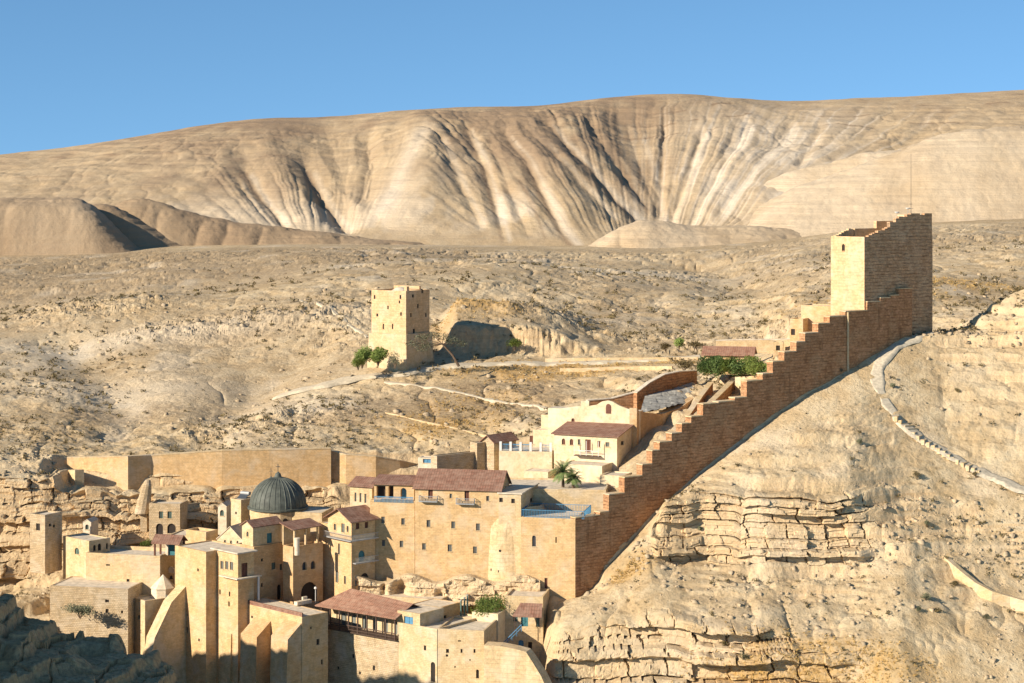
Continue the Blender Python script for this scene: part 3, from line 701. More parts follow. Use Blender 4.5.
# the rim of the near side of the canyon: a rock shelf low on the left, rising unseen to the left as a ridge shaped for its shadow on the gorge
ax_ = np.concatenate([np.linspace(-330, -98, 120), np.linspace(-97.6, -46, 240)])
ay_ = np.concatenate([np.linspace(230, 300, 60), np.linspace(300.4, 372, 300)])
ang = ax_[None, :] + np.zeros((len(ay_), 1)); yy = ay_[:, None] + 0 * ang
edge = 340 + 6 * fbm(ang / 16, 0 * ang, 0 * ang, 3, 101) - 30 * sst(-56, -49, ang) + 8 * sst(-100, -140, ang)
top = -74.2 - 1.5 * sst(-80, -74, ang) - 2.4 * sst(-68, -60, ang) - 6.5 * sst(-60.5, -52, ang) + 5.5 * sst(-82, -86, ang) - 1.2 * sst(-80, -70, ang)
ridge = 21.5 * sst(-92, -122, ang) * sst(380, 330, yy) + 17 * sst(-95, -125, ang) * sst(338, 300, yy) + 12 * sst(-150, -220, ang) * sst(372, 328, yy)
zs = top + ridge + (yy - 340) * 0.10
zw = zs + 1.6 * fbm(ang / 18, yy / 18, 0 * ang, 3, 102)
tq = zw / 2.4; zs = (np.floor(tq) + sst(0.7, 0.85, tq - np.floor(tq))) * 2.4 * 0.8 + zw * 0.2
cx_ = ang / 6.5 + 0.8 * fbm(ang / 7, yy / 7, 0 * ang, 2, 105); cy_ = yy / 4.6 + 0.8 * fbm(ang / 7, yy / 7, 0 * ang, 2, 106)
cell = _h(np.floor(cx_), np.floor(cy_), np.floor(tq), 103)
zs = zs + 1.5 * cell - 1.0 * np.maximum(sst(.1, 0, cx_ - np.floor(cx_)), sst(.1, 0, cy_ - np.floor(cy_))) + 0.6 * fbm(ang / 3.5, yy / 3.5, 0 * ang, 5, 104, .55) + 0.25 * fbm(ang / .9, yy / .9, 0 * ang, 3, 109)
drop = sst(0, 10, yy - edge); zs = zs * (1 - drop) + (-150) * drop
yv = yy
z0 = np.zeros_like(zs)
grid_obj('canyon_rim', np.stack([ang, yv, zs], -1), TERR, {'grass': z0 + .3, 'brush': z0 + .8, 'dust': z0}, smooth=False)  # even brush and grass tint puts dark, warm shade into the rock colour
# ================================================================== the monastery
cA = 'courtyard group'
def custom(name, label, cat, px, py, Y, al=0.0, group=None):
    x, y, z = P(px, py, Y); return thing(name, label, cat, (x, y, z), -R(al), group)
BL = Block
# --- far left: dwelling in the cliff, terrace house, arcaded house, kiosk
BL('cliff_dwelling', 'pale stone front of a dwelling built against the cliff at the far left', 'house', 30, 45, 405, 30, 515, 574, c=62, mat='rubble', win=[(38,527,4,7,'dark')], rwin=[(50,525,2.5,3,'dark'),(54,526,2,3,'dark')], par=0.3)
BL('terrace_house', 'flat-roofed stone house with an arched window beside the far left cliff', 'house', 63, 89, 402, 42, 541, 612, c=110, mat='ash2', win=[(77,551,4.5,6.5,'green',1)],
   rwin=[(94.5,548,2.6,6,'dark',1),(99.5,547,3.4,7,'dark',1),(107,546,2,6,'dark',1)], par=0.15)
BL('terrace_wall', 'long plastered terrace wall under the flat-roofed house at the left', 'wall', 86, 160, 397, 14, 556, 640, D=9, mat='ash2', win=[(128,581,3,4,'dark'),(108,565,4,1.6,'dark')], par=0.7)
BL('retaining_wall', 'low weathered retaining wall below the left terrace wall, lowest of the terrace', 'wall', 50, 128, 391, 12, 589, 660, D=10, mat='rubble', win=[(107,601,4,3,'dark'),(107,611,3,4,'dark'),(122,612,2,3,'dark')], par=0.1)
BL('arcaded_house', 'small two-storey house with two arches and two windows against the cliff', 'house', 149, 180, 421, 9, 504, 548, D=5, mat='rubble',
   win=[(161,515,4.2,7,'green'),(169.6,515,4.2,7,'green'),(159.5,529,7,11,'dark',1),(171.5,528.5,8.5,10,'dark',1)], par=0.3)
# leaning rock pier
t = custom('leaning_pier', 'tapering pale plaster pier leaning on the cliff beside the arcaded house', 'pier', 143, 513, 425)
mb = MB(); n = 12
for k in range(6):
    a, b = k / 6, (k + 1) / 6
    def ring(q):
        r = 1.55 * (1 - q) ** .5 * .62 + .75 - .2 * q; return [(1.0 * q * 1.2 - .2 + r * math.cos(2 * math.pi * i / n), 0.35 * q + r * math.sin(2 * math.pi * i / n), 7.0 * q) for i in range(n)]
    A, B = ring(a), ring(b)
    for i in range(n): j = (i + 1) % n; mb.face([A[i], A[j], B[j], B[i]])
mb.face(B); mb.build('shaft', 'rubble', t)
mb = MB(); mb.box(-.5, -.4, -6, .9, .6, 0.02); mb.build('foot', 'rubble', t)
# kiosk
t = custom('kiosk', 'open kiosk with a brown tiled gable roof and a teal door on the left terrace', 'kiosk', 170, 556, 398.5, 12)
for x in (-2.6, 2.4):
    for y in (-1.5, 1.5):
        mb = MB(); mb.box(x - .16, y - .16, 0, x + .16, y + .16, 3.0); mb.build('post', 'brown', t)
mb = MB(); wall_face(mb, (-1.2, 0.6, 0), (1, 0, 0), 3.4, 0, 3.0, []); mb.box(-1.2, .62, 0, 2.2, 1.5, 3.0); mb.build('wall', 'white', t)
mb = MB(); mb.box(-.5, .45, .1, .9, .58, 2.4); mb.build('door', 'teal', t)
mb = MB()
mb.prism([(0, -2.3, 2.7), (0, 0, 4.1), (0, 2.3, 2.7), (0, 2.3, 2.88), (0, 0, 4.3), (0, -2.3, 2.88)], (-3.1, 0, 0), (2.9, 0, 0)); mb.build('roof', 'tile', t)
# chapel buildings behind the church
BL('gabled_chapel', 'small yellow gabled chapel with three slim windows left of the dome', 'chapel', 217, 243, 399, 22, 541, 575, D=9, mat='cream', roof='gable', ridge='y', rise=2.6, tile='roofc', over=0.15,
   win=[(225,541,2.2,9,'greyg',1),(231,540,2.2,10,'greyg',1),(237.5,542,2.0,8,'greyg',1)])
BL('cell_house', 'plain ochre stone house with a blank lit corner left of the gabled chapel', 'house', 186, 206, 404, 35, 532, 575, c=218, mat='ash')
BL('cell_house', 'low pale stone house behind the brown roofed kiosk', 'house', 168, 192, 413, 15, 536, 575, D=7, mat='ash2', par=.2)
BL('bell_tower', 'slim square stone tower with a flat top between cliff and dome', 'tower', 231, 241, 413, 38, 500, 545, c=254, mat='ash2', win=[(236,513,1.6,2.5,'dark')], par=0.1)
t = custom('water_tank', 'grey solar water tank standing on the slim square tower', 'tank', 245.5, 499, 416.5, 30)
mb = MB(); mb.tube((-1.1, 0, 1.2), (1.1, 0, 1.2), .42, n=12); mb.build('tank', 'metal', t)
mb = MB(); mb.hexa([(-1.1, -1.4, .25), (1.1, -1.4, .25), (1.1, -.3, 1.0), (-1.1, -.3, 1.0)], [(-1.1, -1.45, .32), (1.1, -1.45, .32), (1.1, -.35, 1.07), (-1.1, -.35, 1.07)]); mb.build('panel', 'glass', t)
mb = MB()
for x in (-.9, .9):
    mb = MB(); mb.tube((x, 0, 0.0), (x, 0, 1.0), .05, n=5); mb.build('leg', 'metal', t)
    mb = MB(); mb.tube((x, -1.3, 0), (x, -1.3, .3), .05, n=5); mb.build('leg', 'metal', t)
BL('cell_house', 'tiny whitewashed house with one arched window against the cliff', 'house', 218, 226.5, 425, 12, 507, 535, D=4, mat='white', roof='gable', ridge='y', rise=.7, tile='roofc', over=.05, win=[(222,513,4,6,'green',1)])
BL('cell_house', 'small whitewashed hut half hidden behind the left terrace house', 'house', 83, 91, 416, 10, 523, 570, D=4, mat='white', roof='gable', ridge='y', rise=.6, tile='roofc', over=.05, win=[(87,527,3.5,5,'green',1)])
# --- church
t = custom('domed_church', 'round stone church drum under a large ribbed grey dome', 'church', 278, 552, 408)
dz = (552 - 506) * 408 / F
mb = MB(); mb.lathe([(5.75, -4), (5.75, dz)], 16, a0=.2); mb.build('drum', 'ash2', t)
mb = MB(); mb.lathe([(5.75, dz - .55), (6.2, dz - .35), (6.2, dz + .0), (5.6, dz + .12)], 32); mb.build('cornice', 'lead', t)
prof = [(5.75 * math.cos(a) ** .93, dz + .1 + 5.75 * math.sin(a)) for a in [math.pi / 2 * i / 14 for i in range(14)]] + [(0.55, dz + 5.82)]
mb = MB(); mb.lathe(prof, 48)
mb.build('dome', 'lead', t, smooth=True)
d = bpy.data.objects[-1] if False else None
mb = MB()
for i in range(32):
    a = 2 * math.pi * i / 32
    for (r0, z0), (r1, z1) in zip(prof, prof[1:]):
        ca, sa = math.cos(a), math.sin(a); w = .07; h = .07
        p = [(r0, z0), (r1, z1)]
        A = [((r0) * ca - w * sa, r0 * sa + w * ca, z0), (r0 * ca + w * sa, r0 * sa - w * ca, z0)]
        B = [((r1) * ca - w * sa, r1 * sa + w * ca, z1), (r1 * ca + w * sa, r1 * sa - w * ca, z1)]
        C = ((r0 + h) * ca, (r0 + h) * sa, z0 + .06); Dd = ((r1 + h) * ca, (r1 + h) * sa, z1 + .06)
        mb.face([A[1], B[1], Dd, C]); mb.face([C, Dd, B[0], A[0]])
ribs = mb.build('seams', 'lead', t)
mb = MB(); mb.lathe([(1.75, dz + 5.0), (1.6, dz + 5.6), (.75, dz + 6.0), (.55, dz + 6.6), (0.0, dz + 7.1)], 16); mb.build('lantern', 'lead', t)
mb = MB(); mb.box(-.06, -.06, dz + 7.0, .06, .06, dz + 8.6); mb.box(-.42, -.05, dz + 7.95, .42, .05, dz + 8.07); mb.build('cross', 'iron', t)
for a in (-2.95, -1.75, -1.2, -.55):
    mb = MB(); r = 5.72; x, y = r * math.cos(a), r * math.sin(a); ca, sa = math.cos(a), math.sin(a)
    pts = [(-.55, 0)] + [(-.55 * math.cos(math.pi * k / 6), 1.1 + .55 * math.sin(math.pi * k / 6)) for k in range(7)] + [(.55, 0)]
    mb.prism([(x - sa * u, y + ca * u, dz - 3.3 + v) for u, v in pts], (0, 0, 0), (ca * .15, sa * .15, 0)); mb.build('window', 'dark', t)
t = custom('small_dome', 'second small grey dome just showing behind the large dome', 'dome', 271, 500, 419)
dz2 = 0.5
mb = MB(); mb.lathe([(2.9, -3), (2.9, dz2)], 16); mb.build('drum', 'ash2', t)
mb = MB(); mb.lathe([(3.1, dz2 - .1), (3.1, dz2)] + [(3.0 * math.cos(math.pi / 2 * i / 8), dz2 + 3.3 * math.sin(math.pi / 2 * i / 8)) for i in range(9)] , 24); mb.lathe([(.7, dz2 + 3.0), (.5, dz2 + 3.9), (0, dz2 + 4.6)], 12); mb.build('dome', 'lead', t, smooth=True)
mb = MB(); mb.box(-.05, -.05, dz2 + 4.4, .05, .05, dz2 + 6.2); mb.box(-.35, -.04, dz2 + 5.5, .35, .04, dz2 + 5.6); mb.build('cross', 'iron', t)
BL('church_nave', 'long pale church hall with a flat roof right of the dome', 'church', 286, 322, 402, 12, 513, 560, D=8, mat='ash2', par=.15)
BL('church_nave', 'low flat-roofed church porch left below the dome', 'church', 240, 268, 402, 12, 533, 560, D=5, mat='ash2', par=.15)
# church wings facing right
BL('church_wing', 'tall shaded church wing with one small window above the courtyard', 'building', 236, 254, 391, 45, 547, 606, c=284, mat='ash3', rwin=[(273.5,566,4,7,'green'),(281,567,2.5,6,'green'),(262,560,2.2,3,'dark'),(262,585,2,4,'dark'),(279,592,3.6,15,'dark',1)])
BL('roof_pavilion', 'small room with teal door and brown red roof below the dome', 'pavilion', 242, 253, 391.5, 45, 527, 548, c=281, mat='ash2', roof='gable', ridge='y', rise=1.0, tile='tile', win=[(247.5,534,2.2,5,'greyg',1)], rwin=[(269.5,538,5,10,'teal')])
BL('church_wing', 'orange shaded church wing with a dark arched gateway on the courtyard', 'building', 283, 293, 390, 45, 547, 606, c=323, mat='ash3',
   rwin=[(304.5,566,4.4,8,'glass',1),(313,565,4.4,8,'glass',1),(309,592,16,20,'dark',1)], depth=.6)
t = custom('roofed_loggia', 'open loggia under a brown red roof beside the dome', 'loggia', 293, 547, 391, 45)
for y in (.4, 3.2, 6.2):
    mb = MB(); mb.box(-.4, y, 0, -.05, y + .3, 3.3); mb.build('post', 'ash2', t)
mb = MB(); mb.box(-3.4, 0.1, 0, -3.1, 6.9, 4.2); mb.build('wall', 'ash2', t)
mb = MB(); mb.hexa([(-3.7, -.5, 4.3), (.5, -.5, 3.3), (.5, 7.2, 3.3), (-3.7, 7.2, 4.3)], [(-3.7, -.5, 4.46), (.5, -.5, 3.46), (.5, 7.2, 3.46), (-3.7, 7.2, 4.46)]); mb.build('roof', 'tile', t)
t = custom('chimney', 'round whitewashed chimney in front of the roofed loggia', 'chimney', 297, 550, 389.7)
mb = MB(); mb.lathe([(.5, -1), (.5, 2.1), (.6, 2.1), (.6, 2.35), (.0, 2.4)], 12); mb.build('shaft', 'white', t)
# loggia tower
BL('corner_tower', 'tall square tower with a white cornice and three upper windows', 'tower', 214, 238, 385, 45, 554, 760, c=254, mat='ash', roof='cornice', over=.5,
   win=[(222,565,3.2,8,'greyg'),(226.8,565.3,3.2,8,'greyg'),(231.6,566,3.2,8,'greyg'),(220,592,1.5,5,'dark'),(229.5,594,1.5,5,'dark'),(229,604,1.5,5,'dark')], rwin=[(244.5,570.5,6,15,'brown')])
t = custom('stone_ledge', 'thin white stone ledge running round the corner tower below its windows', 'ledge', 238, 579, 384.9, 45)
mb = MB(); mb.box(-4.9, -.9, 0, .9, -.02, .22); mb.box(.02, -.02, 0, 1.0, 5, .22); mb.build('slab', 'white', t)
mb = MB(); mb.box(.6, 4.2, -4.6, .9, 4.5, 0); mb.build('post', 'whitep', t)
# tall tower with flying buttress
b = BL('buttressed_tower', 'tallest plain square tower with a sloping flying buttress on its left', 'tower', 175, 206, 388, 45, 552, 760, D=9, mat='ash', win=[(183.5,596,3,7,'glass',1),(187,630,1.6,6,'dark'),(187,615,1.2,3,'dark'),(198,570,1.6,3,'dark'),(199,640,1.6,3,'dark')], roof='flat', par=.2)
H = b.H
def zloc(b, py, Y): return (HY - py) * Y / F - b.zb
mb = MB()
za = zloc(b, 589, 390); zb_ = zloc(b, 641, 385)
mb.prism([(0, -.02, 0), (0, -.02, za), (0, -3.4, za * .62 + zb_ * .38 + .8), (0, -7.4, zb_), (0, -7.7, zb_ - 1.8), (0, -8.3, zb_ - 2.6), (0, -9.2, 0)], (b.fx(178), 0, 0), (b.fx(186), 0, 0))
mb.build('buttress', 'ash2', b.t)
BL('stone_annex', 'low square stone annex with a flat top at the foot of the tallest tower', 'annex', 131, 145, 391, 50, 601, 740, c=174, mat='ash2', win=[(139,617,2,4,'dark')], rwin=[(153,626,3,6,'dark')], par=.3)
t = custom('lantern_chapel', 'little cream octagonal chapel with a pointed roof on the low annex', 'chapel', 163, 604, 396)
mb = MB(); mb.lathe([(2.35, -.5), (2.35, 3.3)], 8, a0=.39); mb.build('wall', 'white', t)
mb = MB(); mb.lathe([(2.5, 3.25), (2.5, 3.4), (0, 5.9)], 8, a0=.39); mb.build('roof', 'white', t)
mb = MB(); mb.box(.9, -2.25, .2, 1.5, -2.05, 2.2); mb.build('door', 'greyg', t)
t = custom('bell_gable', 'small white bell gable beside the octagonal chapel', 'bell gable', 171, 590, 401)
mb = MB()
for x in (-.9, .6): mb.box(x, 0, -1, x + .35, .5, 3.4)
mb.box(-.9, 0, 3.4, .95, .5, 3.9); mb.prism([(-.9, 0, 3.9), (.95, 0, 3.9), (.02, 0, 4.8)], (0, 0, 0), (0, .5, 0)); mb.build('frame', 'white', t)
mb = MB(); mb.lathe([(.05, 2.9), (.18, 2.8), (.25, 2.4), (.38, 2.2)], 12, c=(.02, .25)); mb.build('bell', 'iron', t)
# courtyard terrace with buttresses
b = BL('courtyard_terrace', 'high courtyard terrace with three stone buttresses above the gorge', 'terrace', 236, 302, 375, 45, 617, 760, c=328, mat='ash', win=[(252,617,1.8,2.6,'dark'),(286.5,629,2.4,2.4,'dark'),(271.5,645,2.2,6,'dark'),(246,637,1.6,7,'dark'),(275,668,1,14,'dark')],
       rwin=[(318,642,3,6,'dark'),(311,628,1.6,2.4,'dark'),(322,662,2,5,'dark')], par=.05)
for i, (p0, p1, pr) in enumerate([(226, 242, 2.6), (255, 271, 3.4), (285, 301.6, 3.3)]):
    x0 = b.fx(max(p0, 236.5)); x1 = b.fx(p1); zt = b.fz((p0 + p1) / 2, 617 + i * 2)
    if i == 0: x0 -= 1.6
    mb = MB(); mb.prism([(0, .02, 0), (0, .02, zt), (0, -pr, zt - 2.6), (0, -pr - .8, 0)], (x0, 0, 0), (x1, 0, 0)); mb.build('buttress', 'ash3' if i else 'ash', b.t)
mb = MB(); mb.box(-b.W + 1.0, -.02 + .04, b.H + .004, .0, .28, b.H + .75); mb.build('parapet', 'tile', b.t)
t = custom('stone_bench', 'low white stone bench on the courtyard terrace', 'bench', 303, 604, 386, 45)
mb = MB(); mb.box(-.5, -1.8, 0, .5, 1.8, .7); mb.box(-.9, .4, 0, -.5, 1.5, 1.2); mb.build('seat', 'white', t)
t = custom('lamp_post', 'thin lamp post with a white globe in the church courtyard', 'lamp', 315.5, 603, 388)
mb = MB(); mb.tube((0, 0, 0), (0, 0, 2.6), .07, n=6); mb.build('post', 'whitep', t)
mb = MB(); mb.lathe([(0, 2.6), (.25, 2.75), (.28, 2.9), (.2, 3.1), (0, 3.2)], 10); mb.build('globe', 'whitep', t)
# --- timber gallery on the retaining wall
b = BL('gallery_wall', 'tall plain retaining wall under the timber gallery', 'wall', 322, 398, 374, 37, 640, 760, D=12, mat='rubble', win=[(353,656,2.2,4,'dark'),(338,668,2,3,'dark'),(374,668,2.4,5,'dark'),(360,673,2,3,'dark')], par=.01)
t = thing('timber_gallery', 'dark timber gallery under an orange tiled roof on the gorge wall', 'gallery', (b.Ox, b.Oy, b.zt + .06), -b.al)
W = b.W; hz = (441 + 0 - 421) * 374 / F + 1.0
nb = 9
for i in range(nb):
    x = -W + .3 + (W - .6) * i / (nb - 1)
    mb = MB(); mb.box(x - .11, -.6, 0, x + .11, -.38, 4.3); mb.build('post', 'wood', t)
mb = MB(); mb.box(-W, -.75, -.12, 0, 2.6, .02); mb.build('floor', 'wood', t)
mb = MB()
mb.box(-W + .1, -.72, 1.15, -.1, -.62, 1.3); mb.box(-W + .1, -.72, .45, -.1, -.64, .55)
for i in range(60): x = -W + .2 + (W - .4) * i / 59; mb.box(x - .035, -.7, .06, x + .035, -.65, 1.15)
mb.build('railing', 'wood', t)
mb = MB(); mb.box(-W + .1, -.62, 3.9, -.1, -.4, 4.12); mb.build('beam', 'wood', t)
o = [(-W + 1.8 + (W - 3) * (i + .5) / 6 - .55, .1, -W + 1.8 + (W - 3) * (i + .5) / 6 + .55, 2.6, 0) for i in range(6)]
mb = MB(); wall_face(mb, (-W, 2.6, 0), (1, 0, 0), W, 0, 4.9, [(a + W, bb, c + W, d2, e) for a, bb, c, d2, e in o], .3); mb.box(-W, 2.92, 0, -.0, 3.1, 4.6); bw_ = mb.build('back_wall', 'ash2', t)
for a, bb, c, d2, e in o: mb = MB(); mb.box(a, 2.84, bb, c, 2.9, d2); mb.build('window', 'greyg', bw_)
mb = MB()
rl = [(-W - .7, -1.3, 4.0), (.5, -1.3, 4.0), (.9, 3.4, 6.1), (-W + 4.4, 3.4, 7.1)]
mb.hexa([Vector(p) for p in rl], [Vector(p) + Vector((0, 0, .18)) for p in rl])
rl = [(-W + 4.4, 3.4, 7.1), (.9, 3.4, 6.1), (.5, 7.0, 4.6), (-W - .7, 7.0, 4.6)]
mb.hexa([Vector(p) for p in rl], [Vector(p) + Vector((0, 0, .18)) for p in rl])
rl = [(-W - .7, -1.3, 4.0), (-W + 4.4, 3.4, 7.1), (-W - .7, 7.0, 4.6), (-W - .75, 3, 4.3)]
mb.face([Vector(rl[0]) + Vector((0, 0, .18)), Vector(rl[1]) + Vector((0, 0, .18)), Vector(rl[2]) + Vector((0, 0, .18))]); mb.face([rl[0], rl[2], rl[1]])
mb.build('roof', 'tileo', t)
BL('gorge_wall', 'tall weathered gorge wall with small openings right of the timber gallery', 'wall', 398.3, 437, 368.4, 37, 629, 760, D=14, mat='ash2', win=[(425,648,2.4,5,'dark'),(433,672,4.5,20,'dark',1)], par=.3)
BL('gorge_wall', 'lower rightmost gorge wall with five small dark openings and a white parapet', 'wall', 437.2, 484, 366.5, 13, 631, 760, c=498, mat='ash2',
   win=[(447.5,651,3,4,'dark'),(447,655.6,2.4,2.4,'dark'),(470,660,1.4,1.6,'dark'),(455,667,1.6,1.6,'dark'),(461.5,651,2,4,'dark'),(474.5,651,2,4,'dark'),(477.5,674,3,9,'dark',1),(459.5,641,3,1.4,'dark')], par=.5)
BL('corner_house', 'flat-roofed corner house with a barred blue window beside the timber gallery', 'house', 397.5, 420, 371.2, 37, 614, 640, D=7, mat='ash2', win=[(408.5,621,9,8.5,'blue')], par=.05)
BL('long_house', 'low flat-roofed house with dark doorways behind the gorge wall', 'house', 404, 431, 375.5, 37, 610, 646, c=460, mat='ash', rwin=[(444,620,5,9,'dark'),(450,621,2,7,'dark')], par=.08)
BL('long_house', 'broad flat grey roofed house between big wall and gallery roof', 'house', 376, 440, 385, 20, 600, 640, D=9, mat='ash2', par=.12)
for i, (px, lab) in enumerate([(461, 'leftmost of three teal pipes standing beside the doorway house'), (464.5, 'middle of three teal pipes standing beside the doorway house'), (467.5, 'rightmost and tallest of three teal pipes beside the doorway house')]):
    t = custom('pipe', lab, 'pipe', px, 628, 381 + i * .6, 0, 'teal pipes'); mb = MB(); mb.tube((0, 0, -1), (0, 0, 5.2 + .5 * i), .16, n=8); mb.build('pipe', 'green', t)
    mb = MB(); mb.tube((0, 0, 5.2 + .5 * i), (0, 0, 5.4 + .5 * i), .22, n=8); mb.build('cap', 'metal', t)
BL('planter', 'cream stone planter wall holding the green bush', 'planter', 472, 498, 376, 22, 614, 660, c=506, mat='cream', par=.3)
poly_wall('ravine_wall', 'pale patched wall sloping down at its right end into the ravine', 'wall', [(484,363.5,645,760),(500,362.8,646,760),(515,362,649,760),(526,361.5,652,760),(533,361,663,760),(541,360.5,676,760),(547,360,690,760)], 3.0, 'stucco')
BL('awning_house', 'small house with a red awning and teal door beside the right cliff', 'house', 505, 543, 378, 10, 597, 700, D=8, mat='ash2', win=[(515.5,617,4.5,9,'green'),(524.5,619.5,7,14,'teal'),(538,622,4,10,'green'),(521,645,5.5,10,'blue',1),(530,652,4,20,'dark')], par=.3)
t = custom('awning', 'red brown tiled awning over the teal door of the small house', 'awning', 530, 615, 377, 10)
mb = MB(); mb.hexa([(-3.0, -2.2, .0), (2.6, -2.2, 0), (2.4, -.05, 2.1), (-1.8, -.05, 2.1)], [(-3.0, -2.2, .15), (2.6, -2.2, .15), (2.4, -.05, 2.25), (-1.8, -.05, 2.25)]); mb.build('roof', 'tile', t)
mb = MB()
for x in (-2.6, 2.2): mb.tube((x, -2.0, 0.02), (x, -2.0, -2.8), .07, n=5)
mb.build('post', 'wood', t)
t = custom('handrail', 'blue handrail climbing left of the small house with red awning', 'handrail', 498, 648, 371, 20)
mb = MB(); mb.tube((0, 0, 0), (4.2, 1.2, 4.4), .09, n=6); mb.tube((0, 0, -.6), (4.2, 1.2, 3.8), .06, n=5)
for k in range(6): q = k / 5; mb.tube((4.2 * q, 1.2 * q, 4.4 * q), (4.2 * q, 1.2 * q, 4.4 * q - 1.3), .05, n=5)
mb.build('rail', 'blue', t)
# --- big wall building
row1 = [(383,520,3.6,6.5),(403,521.5,3.6,6.5),(428.5,523.5,3.8,7),(453.2,525,4,7)]
row2 = [(383.5,543,3.2,6),(401.5,544,3.6,6.5),(424,546.5,3.8,6.5),(449.8,548,4.2,7)]
BL('guest_house', 'lower left part of the great wall building with a roof terrace', 'building', 370, 414.6, 393.4, 11, 501, 620, D=9, mat='ash', win=[(*w, 'greyg') for w in row1[:2] + row2[:2]], par=.05)
gb = BL('guest_house', 'great wall building with a long brown tiled roof and two balconies', 'building', 415, 500, 389.8, 11, 490, 620, D=9.5, mat='ash', roof='gable', rise=3.0, over=.45,
   win=[(*w, 'greyg') for w in row1[2:] + row2[2:]] + [(478,527,4,7,'greyg'),(475,550,4,7,'greyg'),(450.8,496,2.6,4.6,'greyg'),(487.7,498.5,3,5,'greyg'),(430.5,493,4.6,11,'brown'),(466.8,495.4,4.6,11,'brown')])
for px, py in ((429, 500.5), (466, 503)):
    x = gb.fx(px); z = gb.fz(px, py); W2 = 1.85
    mb = MB(); mb.box(x - W2, -1.05, z - .18, x + W2, -.01, z)
    bo = mb.build('balcony', 'metal', gb.t)
    mb = MB(); mb.box(x - W2, -1.05, z + .95, x + W2, -1.0, z + 1.03)
    for k in range(13): xx = x - W2 + .03 + (2 * W2 - .1) * k / 12; mb.box(xx, -1.04, z + .01, xx + .06, -1.0, z + .95)
    for sx in (x - W2, x + W2 - .05):
        for k in range(4): yy_ = -1.0 + .25 * k; mb.box(sx, yy_, z + .01, sx + .05, yy_ + .05, z + .95)
        mb.box(sx, -1.0, z + .95, sx + .05, -.02, z + 1.03)
    mb.build('railing', 'metal', bo)
BL('guest_house', 'flat-roofed right end of the great wall building with two small square windows', 'building', 498.5, 521, 388.4, 14, 494.5, 620, c=538, mat='ash2', roof='cornice', over=.25,
   win=[(501,500,3.6,4.4,'dark'),(513,501,3.6,4.6,'dark'),(508.5,524,2.2,2.2,'dark')], rwin=[(531.5,500,2.8,4.4,'dark')])
t = custom('plaster_bastion', 'rounded cream plastered bastion bulging from the great wall building', 'bastion', 503, 600, 389.4, 14)
t.location.x += 1.9; t.location.y += 7.5
mb = MB(); mb.lathe([(8.9, -4), (8.45, 3), (8.3, 10), (8.1, 14), (7.5, 16.5), (6.8, 17.6)], 72)
mb.v = [(x * .86, y, z + .25 * math.sin(x * 1.3 + z * .4)) for x, y, z in mb.v]; mb.build('wall', 'stucco', t, smooth=True)
for px, py in ((496.5, 550), (509, 550.5), (500, 570), (508, 571), (489, 582)):
    dx = (px - 511.5) * .197; z = (600 - py) * 390 / F; r = 8.4 - .012 * z; dy = -math.sqrt(r * r - (dx / .86) ** 2)
    mb = MB(); mb.box(dx - .22, dy - .06, z - .22, dx + .22, dy + .6, z + .22); mb.build('opening_shade', 'dark', t)
BL('terrace_bastion', 'square terrace bastion with a blue railing at the start of the stepped wall', 'building', 521, 575.3, 385, 12, 519, 660, D=9, mat='ash', win=[(534,541,3.8,11,'glass',1),(546,585,3,14,'brown'),(556,540,1.3,6,'dark')], par=.1)
t = custom('terrace_railing', 'blue metal railing round the terrace bastion', 'railing', 521, 517.5, 388, 12)
mb = MB()
for k in range(40): x = .1 + 12.2 * k / 39; mb.box(x, .3, 0, x + .06, .36, 1.5)
mb.box(.1, .29, 1.45, 12.3, .37, 1.55); mb.box(.1, .29, .1, 12.3, .37, .18)
for k in range(26): y = .5 + 8 * k / 25; mb.box(.05, y, 0, .11, y + .06, 1.5); mb.box(12.25, y, 0, 12.31, y + .06, 1.5)
mb.box(.04, .3, 1.45, .12, 8.6, 1.55); mb.box(12.24, .3, 1.45, 12.32, 8.6, 1.55)
for k in range(40): x = .1 + 12.2 * k / 39; mb.box(x, 8.3, 0, x + .06, 8.36, 1.5)
mb.box(.1, 8.29, 1.45, 12.3, 8.37, 1.55); mb.build('rail', 'blue', t)
# three-window tower and blue porch
BL('stair_tower', 'square tower with three slim windows and a brown roof', 'tower', 350, 372, 397, 24, 487, 560, D=6.5, mat='ash2', roof='gable', rise=1.3, over=.4, win=[(355.5,497,2,9,'greyg'),(360.5,497.6,2,9,'greyg'),(365.4,498.4,2,9,'greyg')])
BL('porch_room', 'porch room with a blue door under a brown roof beside the great wall building', 'porch', 374, 414, 394.5, 11, 485, 503, D=5, mat='ash', roof='shed', rise=0.9, over=.5, win=[(381,492,9,12,'dark'),(391,492,5,12,'dark'),(403.5,493.5,6,11,'blue',1)], depth=1.2)
t = custom('porch_railing', 'blue balustrade in front of the porch room', 'railing', 374, 501.5, 395.5, 11)
mb = MB()
for k in range(30): x = .2 + 7.8 * k / 29; mb.box(x, -.6, 0, x + .1, -.52, 1.1)
mb.box(.2, -.62, 1.05, 8.1, -.5, 1.17); mb.build('rail', 'blue', t)
